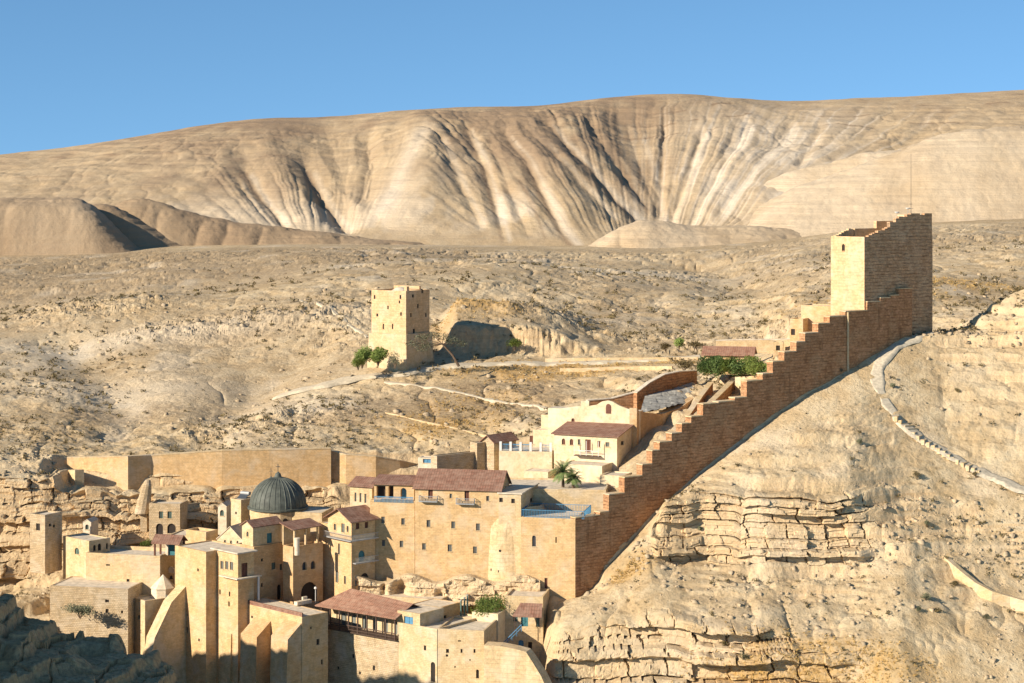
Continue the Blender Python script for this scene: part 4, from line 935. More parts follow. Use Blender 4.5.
# bay house
b = BL('bay_house', 'three-storey corner house with wrap-round balconies beside the church', 'house', 328, 351.5, 390.5, 48, 521, 606, c=375, mat='ash', roof='gable', ridge='y', rise=1.9, over=.7,
   win=[(335,527,2.4,6,'greyg'),(343,528,3.4,9,'greyg'),(347.6,529,2,6,'greyg'),(339,549,2,11,'greyg'),(337,577,3,11,'greyg'),(345,580,2,8,'greyg')],
   rwin=[(357.6,526,3.4,6,'brown'),(366.5,525,3.4,6,'brown'),(361.5,557,6,13,'teal',1),(364.5,580,8,14,'dark',1),(356,582,2,8,'greyg')])
for z0, w in ((b.H - (540 - 521) * 390.5 / F, 1), (b.H - (563 - 521) * 390.5 / F, 0)):
    mb = MB(); mb.box(.01, -1.0 if w else .3, z0 - .2, 1.0, b.D + .2, z0)
    if w: mb.box(-b.W - .2, -1.0, z0 - .2, .01, -.01, z0)
    bo = mb.build('balcony', 'metal', b.t); mb = MB()
    mb.box(.92, -1.0 if w else .3, z0 + .95, .99, b.D + .2, z0 + 1.03)
    y = -.9 if w else .4
    while y < b.D: mb.box(.93, y, z0 + .01, .98, y + .05, z0 + .95); y += .3
    if w:
        mb.box(-b.W - .1, -1.0, z0 + .95, .92, -.93, z0 + 1.03); x = -b.W
        while x < .9: mb.box(x, -.99, z0 + .01, x + .05, -.94, z0 + .95); x += .3
    mb.build('railing', 'metal', bo)
BL('bay_annex', 'narrow lit annex between the church arch and the corner house', 'building', 319, 329, 396, 45, 524, 606, D=7, mat='ash', par=.1)
# --- upper walls and white complex
BL('brown_wall', 'long shaded brown wall behind the great tiled roof', 'wall', 431, 437, 418, 50, 456, 500, c=479, mat='rubble', par=.2)
BL('brown_wall', 'taller shaded brown block at the right end of the long brown wall', 'wall', 470, 477, 424, 50, 443, 500, c=494, mat='rubble', par=.2)
BL('water_shed', 'small white shed with a blue side behind the brown wall', 'shed', 418, 431, 424, 15, 458, 490, D=3, mat='white', win=[(427,461,8,4,'blue')], par=.1)
BL('roofed_cell', 'small shaded house with a red tiled roof left of the white balustrade', 'house', 482, 494, 424, 40, 442, 490, c=516, mat='rubble', roof='gable', ridge='y', rise=1.2, over=.5)
b = BL('balustrade_terrace', 'cream terrace wall with a white and blue balustrade on top', 'terrace', 499, 552, 420, 10, 452, 500, D=8, mat='cream', par=.05)
t = thing('balustrade', 'white balustrade with blue panels along the cream terrace', 'balustrade', (b.Ox, b.Oy, b.zt + .02), -b.al)
for k in range(6):
    x = -b.W + .3 + (b.W - .6) * k / 5; mb = MB(); mb.box(x - .25, .1, 0, x + .25, .6, 1.9); mb.build('pillar', 'whitep', t)
for k in range(5):
    if k == 3: continue
    x = -b.W + .3 + (b.W - .6) * k / 5; x1 = x + (b.W - .6) / 5; mb = MB()
    mb.box(x + .3, .3, 1.3, x1 - .3, .4, 1.45)
    q = x + .4
    while q < x1 - .35: mb.box(q, .31, .05, q + .07, .38, 1.3); q += .28
    mb.build('panel', 'blue', t)
BL('stair_block', 'cream sloping stair block below the white balustrade', 'stairs', 524, 548, 414, 20, 472, 505, D=5, mat='cream', par=.05)
BL('upper_chapel', 'stepped cream wall left of the white gabled front', 'building', 533, 549, 430, 15, 430, 500, D=8, mat='cream', win=[(531.5,440,4,8,'brown',1)], par=.1)
BL('upper_chapel', 'highest stepped cream block with a small parapet left of the gabled front', 'building', 541, 555, 433, 15, 415, 500, D=5, mat='cream', par=.3)
# white front with a curved gable
b = BL('white_chapel', 'broad whitewashed front with a curved gable and an arched window', 'chapel', 548, 637, 422, 22, 412, 520, D=4, mat='cream', win=[(573,421,3.2,5.5,'brown',1)], par=.05, roof='slab')
gp = []
for px, py in [(553,414),(560,411),(572,407),(581,406),(581,401),(589,401),(589,406),(596,405),(602,401.5),(608,400.5),(613,402),(620,406),(628,409),(636.9,411.5)]:
    gp.append((b.fx(px), b.fz(px, py)))
zl = b.H + .005
mb = MB()
for (x0, z0), (x1, z1) in zip(gp, gp[1:]):
    if x1 - x0 < .05: continue
    mb.hexa([(x0, 0, zl), (x1, 0, zl), (x1, .7, zl), (x0, .7, zl)], [(x0, 0, max(z0, zl + .02)), (x1, 0, max(z1, zl + .02)), (x1, .7, max(z1, zl + .02)), (x0, .7, max(z0, zl + .02))])
gab = mb.build('gable', 'cream', b.t)
x = b.fx(608.5); z = b.fz(608.5, 413.5); mb = MB()
pts = [(-.55, 0)] + [(-.55 * math.cos(math.pi * k / 6), 1.5 + .55 * math.sin(math.pi * k / 6)) for k in range(7)] + [(.55, 0)]
mb.prism([(x + u, .02, z + v) for u, v in pts], (0, -.12, 0), (0, .1, 0)); mb.build('window', 'brown', b.t)
b = BL('white_residence', 'whitewashed residence with a brown tiled roof and a wooden balcony', 'house', 554, 617, 414, 24, 437, 505, c=637, mat='cream', roof='shed', rise=2.0, over=.5,
   win=[(563.5,441.5,3.4,6,'brown',1),(571.5,442,3.4,6,'brown',1),(579.2,442,2.6,5.5,'greyg'),(588,446,5.5,13,'brown'),(598.8,444,2.8,6,'brown'),(607.5,444.5,4,4.4,'greyg')], rwin=[(622.5,443,3,4,'dark'),(628,465,5,7,'dark',1)])
x0, x1 = b.fx(576), b.fx(601); z = b.fz(588, 455); mb = MB(); mb.box(x0, -1.3, z - .15, x1, -.01, z); bo = mb.build('balcony', 'wood', b.t)
mb = MB()
for k in range(5): xx = x0 + .05 + (x1 - x0 - .2) * k / 4; mb.box(xx, -1.28, z + .01, xx + .1, -1.18, z + (3.1 if k in (0, 2, 4) else 1.0))
mb.box(x0, -1.28, z + 1.0, x1, -1.2, z + 1.1); mb.build('railing', 'whitep', bo)
BL('white_residence', 'lower cream block with a shaded brown side beside the palm trees', 'building', 562, 602, 409, 24, 466, 515, c=618, mat='cream', par=.1)
BL('palm_terrace', 'lit cream terrace wall behind the blue railing, below the palms', 'terrace', 498, 606, 397, 6, 490, 540, D=15, mat='ash2', par=.3)
BL('stair_block', 'small cream block beside the steps of the fortress wall', 'building', 600, 622, 404, 24, 476, 530, D=6, mat='cream', par=.2)
poly_wall('shaded_wall', 'tall smooth brown wall descending right of the white gabled front', 'wall', [(636.8,421.5,408,520),(640,424,412,505),(662,432,414,480),(680,440,408,450),(697,449,396,430)], 1.6, 'ash3')
poly_wall('garden_wall', 'curved dark brown wall behind the white gabled front', 'wall', [(588,444,401,425),(612,446,399,425),(638,448,392,420)], 1.0, 'wall', 'roofc')
poly_wall('garden_wall', 'curved brown wall rising behind the grey paved slope', 'wall', [(637,447,393,430),(650,451,383,425),(665,456,375,415),(680,461,372,405),(697,466,371,395)], 1.0, 'wall', 'roofc')
# grey paved slope between the walls
V = []; us = np.linspace(0, 1, 70); vs_ = np.linspace(0, 1, 50)
c00 = np.array(P(640, 413, 425)); c10 = np.array(P(697, 400, 449)); c11 = np.array(P(692, 383, 463)); c01 = np.array(P(645, 396, 449))
A = np.zeros((50, 70, 3))
for j, v in enumerate(vs_):
    for i, u in enumerate(us): A[j, i] = (c00 * (1 - u) + c10 * u) * (1 - v) + (c01 * (1 - u) + c11 * u) * v
A[:, :, 2] += 0.25 * (_h(np.floor(A[:, :, 0] / 1.6), np.floor(A[:, :, 1] / 2.2), A[:, :, 0] * 0, 5) - .5) + .12 * fbm(A[:, :, 0], A[:, :, 1], 0 * A[:, :, 0], 3, 6)
grid_obj('paved_slope', A, plain('grey paving slabs', (0.42, 0.40, 0.34), 0.3, 0.9, 0.6))
poly_wall('corridor_wall', 'nearer of two parallel sloping walls with pale tops inside the fortress', 'wall', [(700,412,415,450),(712,422,404,440),(724,434,392,425),(738,452,378,400)], 1.2, 'wall', 'ash2')
poly_wall('corridor_wall', 'farther of two parallel sloping walls with pale tops inside the fortress', 'wall', [(668,414,440,480),(690,428,415,455),(703,440,396,430),(713,452,383,405)], 1.1, 'wall', 'ash2')
poly_wall('garden_wall', 'low sunlit cream wall under the garden bushes', 'wall', [(735,444,377,395),(752,441,376,398),(768,440,375,398)], .8, 'ash2')
poly_wall('garden_wall', 'low pale wall of the upper yard behind the red garden roof', 'wall', [(716,474,341,352),(745,473,340,352),(775,472,340,354),(798,470,339,354)], .8, 'ash2', 'roofc')
BL('garden_hut', 'tiny square stone hut on the upper yard near the stepped wall', 'hut', 773, 783, 466, 10, 342, 358, D=3, mat='ash2', win=[(778,348,4,5,'dark')], par=.2)
BL('garden_house', 'long low garden house with a red tiled roof behind green bushes', 'house', 704, 752, 453, 12, 355, 375, D=6, mat='ash', roof='gable', rise=1.5, over=.6, tile='tileo', win=[(733,360,5,5,'dark')])
# --- fortress wall climbing to the great tower
steps = [(575.3,518.5),(600,513),(610,494.5),(626,478),(641,466),(652,451),(661,443),(671,434),(681,425),(692,418),(703,404),(718,402),(735,398),(748,382),(762,374),(773,363),(785,353),(797,342),(806,333),(817,325),(830,317),(847,312),(866,303),(880,299),(890,295),(900,290),(912,290)]
def wY(px): return 376.2 / (1 - .7246 * (px - CX) / F)
pts = []
base = lambda px: np.interp(px, [575,600,640,650,700,800,850,912], [625,600,565,548,500,422,392,352])
rj = random.Random(9)
for i, (px, py) in enumerate(steps):
    jx = 0 if i in (0, len(steps) - 1) else rj.uniform(-1.6, 1.6); pts.append((px + jx, wY(px + jx), py + (0 if i == 0 else rj.uniform(-.9, .9)), float(base(px))))
fw = poly_wall('fortress_wall', 'long stepped fortress wall of brown masonry climbing to the great tower', 'wall', pts, 1.8, 'wall', 'ash2', stepped=True)
t = custom('drain_pipe', 'vertical pale drain pipe on the upper fortress wall below the tower', 'pipe', 848, 312, wY(848) - .25)
mb = MB(); mb.tube((0, 0, 0), (0, 0, -13), .22, n=6); mb.build('pipe', 'ash2', t)
# --- great tower
b = BL('great_tower', 'huge square fortress tower with a broken sloping top and bossed right face', 'tower', 831, 864.5, 432, 52, 237, 345, c=932.5, mat='boss', par=2.2, win=[(843.5,247,3,7,'dark'),(847,266,1.5,4,'dark'),(848.5,262,1.2,4,'dark')])
mb = MB(); wall_face(mb, (-b.W, -.03, 0), (1, 0, 0), b.W, 0, b.H + .03, [(b.fx(842) + b.W, b.fz(843, 252), b.fx(845) + b.W, b.fz(843, 244), 1)], .3); mb.face([(-b.W, -.03, b.H + .03), (0, -.03, b.H + .03), (0, .4, b.H + .03), (-b.W, .4, b.H + .03)]); mb.face([(0, -.03, 0), (0, .002, 0), (0, .002, b.H + .03), (0, -.03, b.H + .03)])
mb.build('front_face', 'towerf', b.t)
mb = MB(); prev = None
stp_ = [(866,236),(872,233),(878,230),(885,227),(890,222),(896,218),(903,216),(911,213.5),(920,213.5),(932,214)]
for (p0, y0), (p1, _) in zip(stp_, stp_[1:]):
    q0, q1 = b.ry(p0), b.ry(p1); z = b.rz((p0 + p1) / 2, y0)
    qm = q0 + (q1 - q0) * random.uniform(.35, .65); mb.box(-.9, q0 + .001, b.H + .004, -.004, qm, z + random.uniform(-.35, .1)); mb.box(-.9, qm + .001, b.H + .004, -.004, q1, z + random.uniform(-.1, .35))
mb.build('parapet', 'boss', b.t)
mb = MB(); W, D, H = b.W, b.D, b.H
q0 = b.ry(884)
mb.box(-W + .4, D - 1.2, H - 2, -.95, D - .02, b.rz(930, 214) - .2); mb.box(-W + .02, D * .3, H - 2, -W + .9, D - 1.3, H + 1.6); mb.box(-W + .02, D * .62, H + 1.6, -W + .9, D - 1.3, H + 3.2)
for k in range(7): mb.box(-W + .03, .8 + k * .8, H, -W + .8, 1.55 + k * .8, H + .2 + .35 * k * (.6 + .4 * random.random()))
mb.build('broken_wall', 'towerf', b.t)
t = custom('antenna_mast', 'tall thin radio mast on top of the great tower', 'antenna', 911, 214, 447)
mb = MB(); mb.tube((0, 0, -1), (0, 0, 13.5), .06, .03, n=6); mb.build('mast', 'iron', t)
mb = MB(); mb.tube((-.5, 0, 1.2), (.5, 0, 1.2), .04, n=5); mb.tube((-.35, 0, 2.2), (.35, 0, 2.2), .04, n=5); mb.build('crossbar', 'iron', t)
for px, dx, lab in ((897, 0, 'left small white satellite dish on the great tower'), (908, 0, 'right small white satellite dish beside the mast')):
    t = custom('satellite_dish', lab, 'satellite dish', px, 218 if px < 900 else 214, 443); mb = MB(); mb.tube((0, 0, -.5), (0, 0, .9), .06, n=6); mb.build('stand', 'metal', t)
    mb = MB(); mb.lathe([(0, 1.0), (.3, 1.05), (.5, 1.2), (.6, 1.4)], 12); mb.build('dish', 'whitep', t)
BL('gate_house', 'sunlit square block on top of the upper fortress wall beside the great tower', 'building', 862, 899, 438, 30, 290, 330, D=4, mat='towerf', par=.2)
BL('gate_house', 'low sunlit yard building left of the great tower foot', 'building', 801, 832, 441, 30, 306, 345, D=6, mat='ash', par=.2)
BL('gate_house', 'small sunlit wing with a dark doorway below the yard building', 'building', 790, 803, 440, 25, 319, 350, D=5, mat='ash', win=[(793,332,4,6,'dark')], par=.2)
# --- old tower on the left hill
b = BL('hill_tower', 'square stone tower with small slit windows on the hillside', 'tower', 371.5, 406, 515, 33, 291, 372, c=429.5, mat='towerf', par=2.0,
   win=[(374.6,297,1.6,4,'dark'),(400.4,297,1.8,4,'dark'),(399.4,302,1.5,3,'dark'),(388,307.5,1.5,3.5,'dark'),(377.3,315,2,3,'dark'),(401,314,1.6,3.6,'dark'),(383.3,326.5,1.4,5.5,'dark'),(392.6,326.5,1.4,5.5,'dark')],
   rwin=[(422.5,291,2,4,'dark'),(418,306,1.8,4,'dark'),(411,315,1.6,4,'dark'),(426,315,1.6,4,'dark'),(414,331,2.4,4.5,'dark'),(413,296,2,3,'dark')])
mb = MB(); zt = b.fz(400, 334); W, D = b.W, b.D
mb.hexa([(-W - .5, -1.3, 0), (1.1, -1.3, 0), (1.1, D + .5, 0), (-W - .5, D + .5, 0)], [(-W - .3, -.75, zt), (.6, -.75, zt), (.6, D + .3, zt), (-W - .3, D + .3, zt)]); mb.build('base', 'ash2', b.t)
mb = MB(); mb.lathe([(3.0, b.H - 2.0), (2.9, b.H - 1.2), (2.3, b.H - .2), (1.2, b.H + .5), (0, b.H + .75)], 20, c=(-W / 2, D / 2)); mb.build('dome', 'roofc', b.t, smooth=True)
mb = MB(); mb.box(-1.0, .6, b.H - .4, -.2, 1.6, b.H + 1.1); mb.build('turret', 'towerf', b.t)
mb = MB(); mb.box(-W - .02, D - .7, b.H + .004, -W * .25, D - .02, b.H + .8); mb.build('parapet', 'towerf', b.t)
# --- enclosure wall above the cliffs
poly_wall('enclosure_wall', 'long pale enclosure wall running along the cliff top behind the dome', 'wall',
  [(67,441,458,520),(128,434.5,457,512),(151,437.5,456,505),(222,437,451,500),(285,438.5,450,500),(331,440,449,500)], 1.4, 'ash', 'ash2')
poly_wall('enclosure_wall', 'right end of the enclosure wall stepping down behind the stair tower', 'wall',
  [(330,442,451,512),(346,440.5,455,512),(376,440.5,457,512),(400,443,461,512),(424,447,466,512)], 1.4, 'ash', 'ash2')
poly_wall('enclosure_wall', 'short low spur of wall at the far left end of the enclosure', 'wall', [(66,437,470,530),(75,431,470,530)], 2.0, 'ash2')

# ledge of bedrock with small caves under the great wall
A = np.zeros((60, 320, 3)); u = np.linspace(0, 1, 320)[None, :]; v = np.linspace(0, 1, 60)[:, None]
pxs = 352 + (540 - 352) * u; Yw = 393.6 - (394.6 - 388.0) * (pxs - 352) / 188 - 1.2; zl_ = (HY - 604) * Yw / F; zh = (HY - (579 - 4 * np.sin(pxs / 9.0))) * Yw / F
Zr = zl_ + (zh - zl_) * np.clip(v * 1.35, 0, 1); Xr = (pxs - CX) * Yw / F + 0 * v
nz = fbm(Xr / 2.2, Zr / 1.3, 0 * Xr, 4, 301); ld = _h(np.floor(Zr / .9), np.floor(Xr / 2.4 + 3 * _h(np.floor(Zr / .9), 0 * Xr, 0 * Xr, 302)), 0 * Xr, 303)
cave = np.exp(-((pxs - 400) / 7.0) ** 2 - ((v - .35) / .3) ** 2) * 3.2 + np.exp(-((pxs - 440) / 4.0) ** 2 - ((v - .3) / .2) ** 2) * 1.6 + np.exp(-((pxs - 384) / 2.5) ** 2 - ((v - .5) / .2) ** 2) * 1.6
A[:, :, 0] = Xr; A[:, :, 2] = Zr + .15 * nz; A[:, :, 1] = Yw - (.9 * (1 - v) + .7 * nz + .9 * ld) + cave + np.clip(v - .74, 0, 1) * 9
grid_obj('rock_ledge', A, TERR, {'grass': A[:, :, 0] * 0, 'brush': A[:, :, 0] * 0, 'dust': A[:, :, 0] * 0 + .2}, smooth=False)
# ================================================================== vegetation, paths, walls and loose stones
def leaf_cloud(mb, c, r, n, size, rng, m=0, flat=1.0):
    for _ in range(n):
        while True:
            v = Vector((rng.uniform(-1, 1), rng.uniform(-1, 1), rng.uniform(-1, 1)))
            if v.length < 1: break
        v = v * (0.55 + 0.45 * rng.random()) if v.length < .6 else v
        p = Vector(c) + Vector((v.x * r[0], v.y * r[1], v.z * r[2]))
        a = Vector((rng.gauss(0, 1), rng.gauss(0, 1), rng.gauss(0, 1))).normalized(); b = a.orthogonal().normalized()
        s = size * rng.uniform(.6, 1.3)
        mb.face([p - a * s, p + b * s * .45, p + a * s, p - b * s * .45], m)
def bush(name, label, cat, loc, w, h, mat, clumps=7, n=160, size=.22, seed=1, group=None, trunk=True):
    rng = random.Random(seed); t = thing(name, label, cat, loc, rng.uniform(0, 6), group)
    mb = MB(); tb = MB()
    for k in range(clumps):
        a = rng.uniform(0, 6.28); q = rng.uniform(.1, .62) * w / 2; z = rng.uniform(.35, .78) * h
        c = (q * math.cos(a), q * math.sin(a), z); r = rng.uniform(.22, .36)
        leaf_cloud(mb, c, (w * r, w * r, h * r * .9), n, size, rng)
        tb.tube((0, 0, -.3), (c[0] * .5, c[1] * .5, z * .55), .09 * h / 3, .06 * h / 3, n=5, caps=False); tb.tube((c[0] * .5, c[1] * .5, z * .55), c, .06 * h / 3, .02, n=5, caps=False)
    mb.build('crown', mat, t)
    if trunk: tb.build('trunk', 'trunk', t)
    return t
def gp_(px, py, ymin=0, dz=0):
    h, n_ = seen(px, py, ymin); return (h.x, h.y, h.z + dz)
def at(px, py, Y): return P(px, py, Y)

# palms
def palm(label, px, py, Y, h, seed, n=30, L=3.0):
    rng = random.Random(seed); t = thing('palm_tree', label, 'palm tree', P(px, py, Y), 0, 'palms on the terrace')
    mb = MB(); z = -.6; pr = .34
    for k in range(8):
        z1 = -.6 + (h + .6) * (k + 1) / 8; mb.tube((0, 0, z), (0, 0, z1), pr, pr * .9, n=9, caps=False); z = z1; pr = .34 - .012 * k
    mb.build('trunk', 'trunk', t)
    mb = MB()
    for k in range(n):
        a = k * 2.399 + rng.uniform(-.2, .2); el = rng.uniform(-.35, 1.25); Lk = L * rng.uniform(.8, 1.1)
        d = Vector((math.cos(a) * math.cos(el), math.sin(a) * math.cos(el), math.sin(el))); p = Vector((0, 0, h)); side = Vector((-math.sin(a), math.cos(a), 0))
        for s in range(9):
            q = p + d * (Lk / 9); d = (d + Vector((0, 0, -.13))).normalized(); w = .75 * math.sin(math.pi * (s + 1.2) / 11)
            for sg in (-1, 1):
                for o in (0, .5):
                    r0 = p.lerp(q, o); e = r0 + side * sg * w + d * .35 + Vector((0, 0, -.18 * w)); mb.face([r0, r0 + d * .14, e])
            mb.face([p - side * .03, p + side * .03, q + side * .03, q - side * .03]); p = q
    mb.build('fronds', 'palm', t)
palm('taller date palm on the cream terrace below the white residence', 563, 488, 402.5, 3.2, 3, 56, 3.3)
palm('smaller date palm just right of the taller one', 573, 488, 401.5, 2.0, 4, 38, 2.5)
# green bush over the planter
bush('bush', 'light green bush spilling over the cream planter wall', 'bush', P(487, 618, 379), 6.6, 4.4, 'leaf', 11, 260, .2, 11)
bush('bush', 'small dark green bush beside the brown roofed kiosk', 'bush', P(147, 549, 412), 3.0, 2.2, 'leaf', 5, 120, .16, 12)
bush('bush', 'dry grey green bush on the slope below the left retaining wall', 'bush', P(80, 617, 389), 6.5, 2.6, 'leafg', 9, 180, .18, 13)
bush('bush', 'small flowering green plants on the courtyard edge behind the timber gallery', 'plants', P(371, 603, 385), 4.5, 1.6, 'leaf', 7, 90, .14, 14)
bush('bush', 'bare brown climbing shrub on the garden wall top', 'bush', P(684, 371, 468), 5.0, 3.0, 'scrub', 7, 120, .18, 15)
# trees by the hill tower
x, y, z = P(362, 366, 511); bush('acacia_tree', 'leftmost leafy green tree at the foot of the hill tower', 'tree', (x, y, z - .3), 5.8, 6.2, 'leaf', 11, 230, .26, 21)
x, y, z = P(378, 364, 509); bush('acacia_tree', 'green tree right against the lit face of the hill tower', 'tree', (x, y, z - .3), 5.4, 4.8, 'leaf', 9, 230, .26, 22)
x, y, z = P(395, 366, 508); bush('dry_tree', 'leafless grey shrub at the corner of the hill tower', 'shrub', (x, y, z - .3), 4.4, 4.0, 'leafg', 8, 60, .16, 23)
x, y, z = P(358, 368, 507); bush('bush', 'low bright bush under the leftmost tree of the hill tower', 'bush', (x, y, z - .3), 4.6, 3.0, 'leaf', 6, 150, .24, 24)
# leaning tree
t = thing('leaning_tree', 'leaning old tree with sparse crown right of the hill tower', 'tree', P(459, 364, 506), 0)
rng = random.Random(31); mb = MB(); p = Vector((0, 0, -.6)); L = [(Vector((-1.6, 0, 2.2)), .3), (Vector((-4.2, .2, 5.0)), .22)]
pr = .36
for q, r in L: mb.tube(p, q, pr, r, n=7, caps=False); p = q; pr = r
lf = MB()
for c in [(-6.5,0,7.3),(-9.5,.6,6.6),(-12.0,.2,5.2),(-8.0,-.6,5.0),(-4.0,.5,6.9),(-2.0,0,6.0),(-9.2,0,4.0),(.6,.2,5.2)]:
    mb.tube(p, c, .12, .04, n=5, caps=False); leaf_cloud(lf, c, (1.9, 1.5, .95), 170, .2, rng)
mb.build('trunk', 'trunk', t); lf.build('crown', 'leafg', t)
x, y, z = P(515, 352, 530); bush('bush', 'lone olive green shrub at the edge of the shadowed hollow', 'bush', (x, y, z + .5), 4.6, 3.2, 'leaf', 6, 150, .22, 33)
# garden by the wall
for i, (px, py, Y, w, h, m, lab) in enumerate([
    (708, 374, 447, 5.2, 5.8, 'leafd', 'dark rounded tree at the left end of the fortress garden'),
    (719, 373, 446, 5.0, 5.2, 'leafd', 'dark green bush second from the left in the fortress garden'),
    (729, 371, 445, 5.0, 4.8, 'leaf', 'lighter green bush in the middle of the fortress garden'),
    (741, 373, 443, 6.0, 4.2, 'leafd', 'low spreading green bush below the red garden roof'),
    (755, 371, 441, 5.4, 5.0, 'leaf', 'tall green bush at the right end of the fortress garden'),
    (764, 372, 440, 3.0, 2.8, 'leafd', 'smallest green bush next to the stepped wall top')]):
    x, y, z = P(px, py, Y); bush('bush', lab, 'bush', (x, y, z - 1.4), w * 1.15, h, m, 14, 190, .24, 40 + i, 'bushes of the fortress garden', False)
x, y, z = P(679, 349, 500); bush('bush', 'bright green round bush on the rocky slope above the garden', 'bush', (x, y, z), 3.0, 3.0, 'leaf', 6, 130, .22, 51)
x, y, z = P(697, 350, 498); bush('bush', 'grey brown low shrub right of the bright green round bush', 'bush', (x, y, z), 5.0, 2.2, 'scrub', 7, 110, .2, 52)
x, y, z = P(666, 352, 500); bush('bush', 'grey brown low shrub left of the bright green round bush', 'bush', (x, y, z), 4.0, 2.4, 'scrub', 6, 110, .2, 53)
# shrubs rooted on the right-hand slope
for i, (px, py, w, m, lab) in enumerate([
    (893,388,1.6,'leafg','small green shrub beside the top bend of the stepped path'),(853,522,1.6,'leafg','green shrub on the upper cliff ledge'),
    (925,600,2.0,'leafg','round olive shrub in the middle of the right slope'),(918,612,1.6,'leafg','green shrub below the round olive shrub'),
    (986,620,1.8,'leafg','green shrub near the right edge under the sloping wall'),(955,586,1.8,'scrub','brown shrub left of the sloping wall'),
    (976,477,2.0,'scrub','dry brown shrub just below the stepped path'),(840,372,1.4,'leafg','tiny shrub near the path and the fortress wall'),
    (927,526,1.8,'leafg','lone dark shrub on the bright slope right of the cliff'),(743,660,2.2,'leafg','grey green shrub in the golden grass'),
    (725,646,1.6,'scrub','brown shrub left in the golden grass'),(860,443,1.4,'leafg','small green shrub in the middle of the scree'),
    (917,478,2.2,'scrub','wide low shrub under the lower stretch of path'),(958,393,1.6,'scrub','single dark shrub on the upper right slope'),
    (700,530,1.4,'leafg','shrub hanging on the upper cliff face at its left'),(740,500,1.6,'leafg','shrub on top of the upper cliff left part')]):
    h, n_ = seen(px, py)
    if h: bush('desert_shrub', lab, 'shrub', (h.x, h.y, h.z - .15), w, w * .75, m, 5, 60, .14, 60 + i, 'shrubs on the right slope')

# paths draped on the ground
def strip(name, pix, wid, mat, label, lift=0.06, seg=0.8, steps=0.0):
    pts = []
    for px, py in pix:
        h, _ = seen(px, py)
        if h is not None: pts.append(h.copy())
    for _ in range(2):      # round the corners
        q = [pts[0]]
        for a, b in zip(pts, pts[1:]): q += [a.lerp(b, .25), a.lerp(b, .75)]
        q.append(pts[-1]); pts = q
    cen = []
    for a, b in zip(pts, pts[1:]):
        n = max(1, int((b - a).length / seg))
        for k in range(n): cen.append(a.lerp(b, k / n))
    cen.append(pts[-1]); n = len(cen); C = np.array([(c.x, c.y) for c in cen]); m = 9
    Tn = np.gradient(C, axis=0); Tn /= np.linalg.norm(Tn, axis=1)[:, None] + 1e-9; Nn = np.stack([-Tn[:, 1], Tn[:, 0]], 1)
    V = np.zeros((n, m, 3))
    for i in range(n):
        ww = wid * (1 + .18 * math.sin(i * .9) + .12 * math.sin(i * .37))
        for j in range(m):
            o = (j / (m - 1) - .5) * ww; x = C[i, 0] + Nn[i, 0] * o; y = C[i, 1] + Nn[i, 1] * o; V[i, j] = (x, y, ground(x, y))
    z = V[:, :, 2].max(axis=1)
    kz = np.ones(7) / 7; zs_ = np.convolve(np.pad(z, 3, mode='edge'), kz, 'valid')
    if steps: zs_ = np.round(zs_ / steps) * steps
    V[:, :, 2] = (zs_[:, None] * .6 + V[:, :, 2] * .4) + lift
    V[:, 0, 2] -= .6; V[:, -1, 2] -= .6
    return grid_obj(name, V, mat, label=label)
PATHM = plain('trodden pale path dust', (0.62, 0.52, 0.36), 0.15, 0.95, 1.2)
strip('path', [(936,333),(915,337),(897,346),(882,358),(876,372),(878,388),(886,403),(897,418),(911,431),(930,445),(955,459),(985,475),(1024,492),(1060,505)], 3.0, plain('worn pale limestone steps', (0.62, 0.53, 0.38), 0.2, 0.95, 1.5), 'grey stepped path curving down from the great tower', steps=.5)
strip('road', [(275,399),(300,391),(325,385),(350,379),(372,376),(400,375),(430,369),(465,365),(500,364),(545,364),(600,362),(650,360),(700,357)], 5.0, PATHM, 'pale dirt road past the foot of the hill tower')
strip('path', [(300,300),(320,306),(335,312),(345,322),(358,330),(368,338)], 1.3, PATHM, 'thin pale path climbing to the hill tower from the left')
strip('path', [(385,382),(420,386),(455,392),(490,399),(530,405),(560,412)], 1.4, PATHM, 'lower footpath leaving the road towards the white residence')
# low dry-stone walls following the ground
def ground_wall(label, pix, h, th, mat='rubble', group=None, cap=None):
    pts = [gp_(px, py) for px, py in pix]; res = []
    for (a, b) in zip(pts, pts[1:]):
        n = max(1, int(math.hypot(b[0] - a[0], b[1] - a[1]) / 2.5))
        for k in range(n):
            x = a[0] + (b[0] - a[0]) * k / n; y = a[1] + (b[1] - a[1]) * k / n; res.append((x, y))
    res.append(pts[-1][:2])
    zz_ = np.array([ground(*p) for p in res]); zz_ = np.convolve(np.pad(zz_, 2, mode='edge'), np.ones(5) / 5, 'valid')
    L = []
    for (x, y), z in zip(res, zz_): L.append((CX + x * F / y, y, HY - (z + h) * F / y, HY - (z - 1.5) * F / y))
    return poly_wall('dry_stone_wall', label, 'wall', L, th, mat, cap, group)
ground_wall('long low terrace wall along the golden field left of the garden, upper of two', [(545,362),(600,361),(650,361),(698,360)], .9, .5, 'ash2', 'low terrace walls on the hillside')
ground_wall('lower of two low terrace walls beside the golden field', [(560,372),(600,371),(640,370),(672,369)], .9, .5, 'ash2', 'low terrace walls on the hillside')
ground_wall('thin pale wall slanting down the hill towards the brown roofs', [(385,413),(410,419),(440,426),(470,433),(488,438)], .35, .4, 'ash2', 'low terrace walls on the hillside')
ground_wall('sloping rough parapet wall near the right edge of the lower slope', [(944,560),(952,572),(962,582),(975,592),(992,602),(1010,608),(1030,614)], 1.7, 1.2, 'ash2')

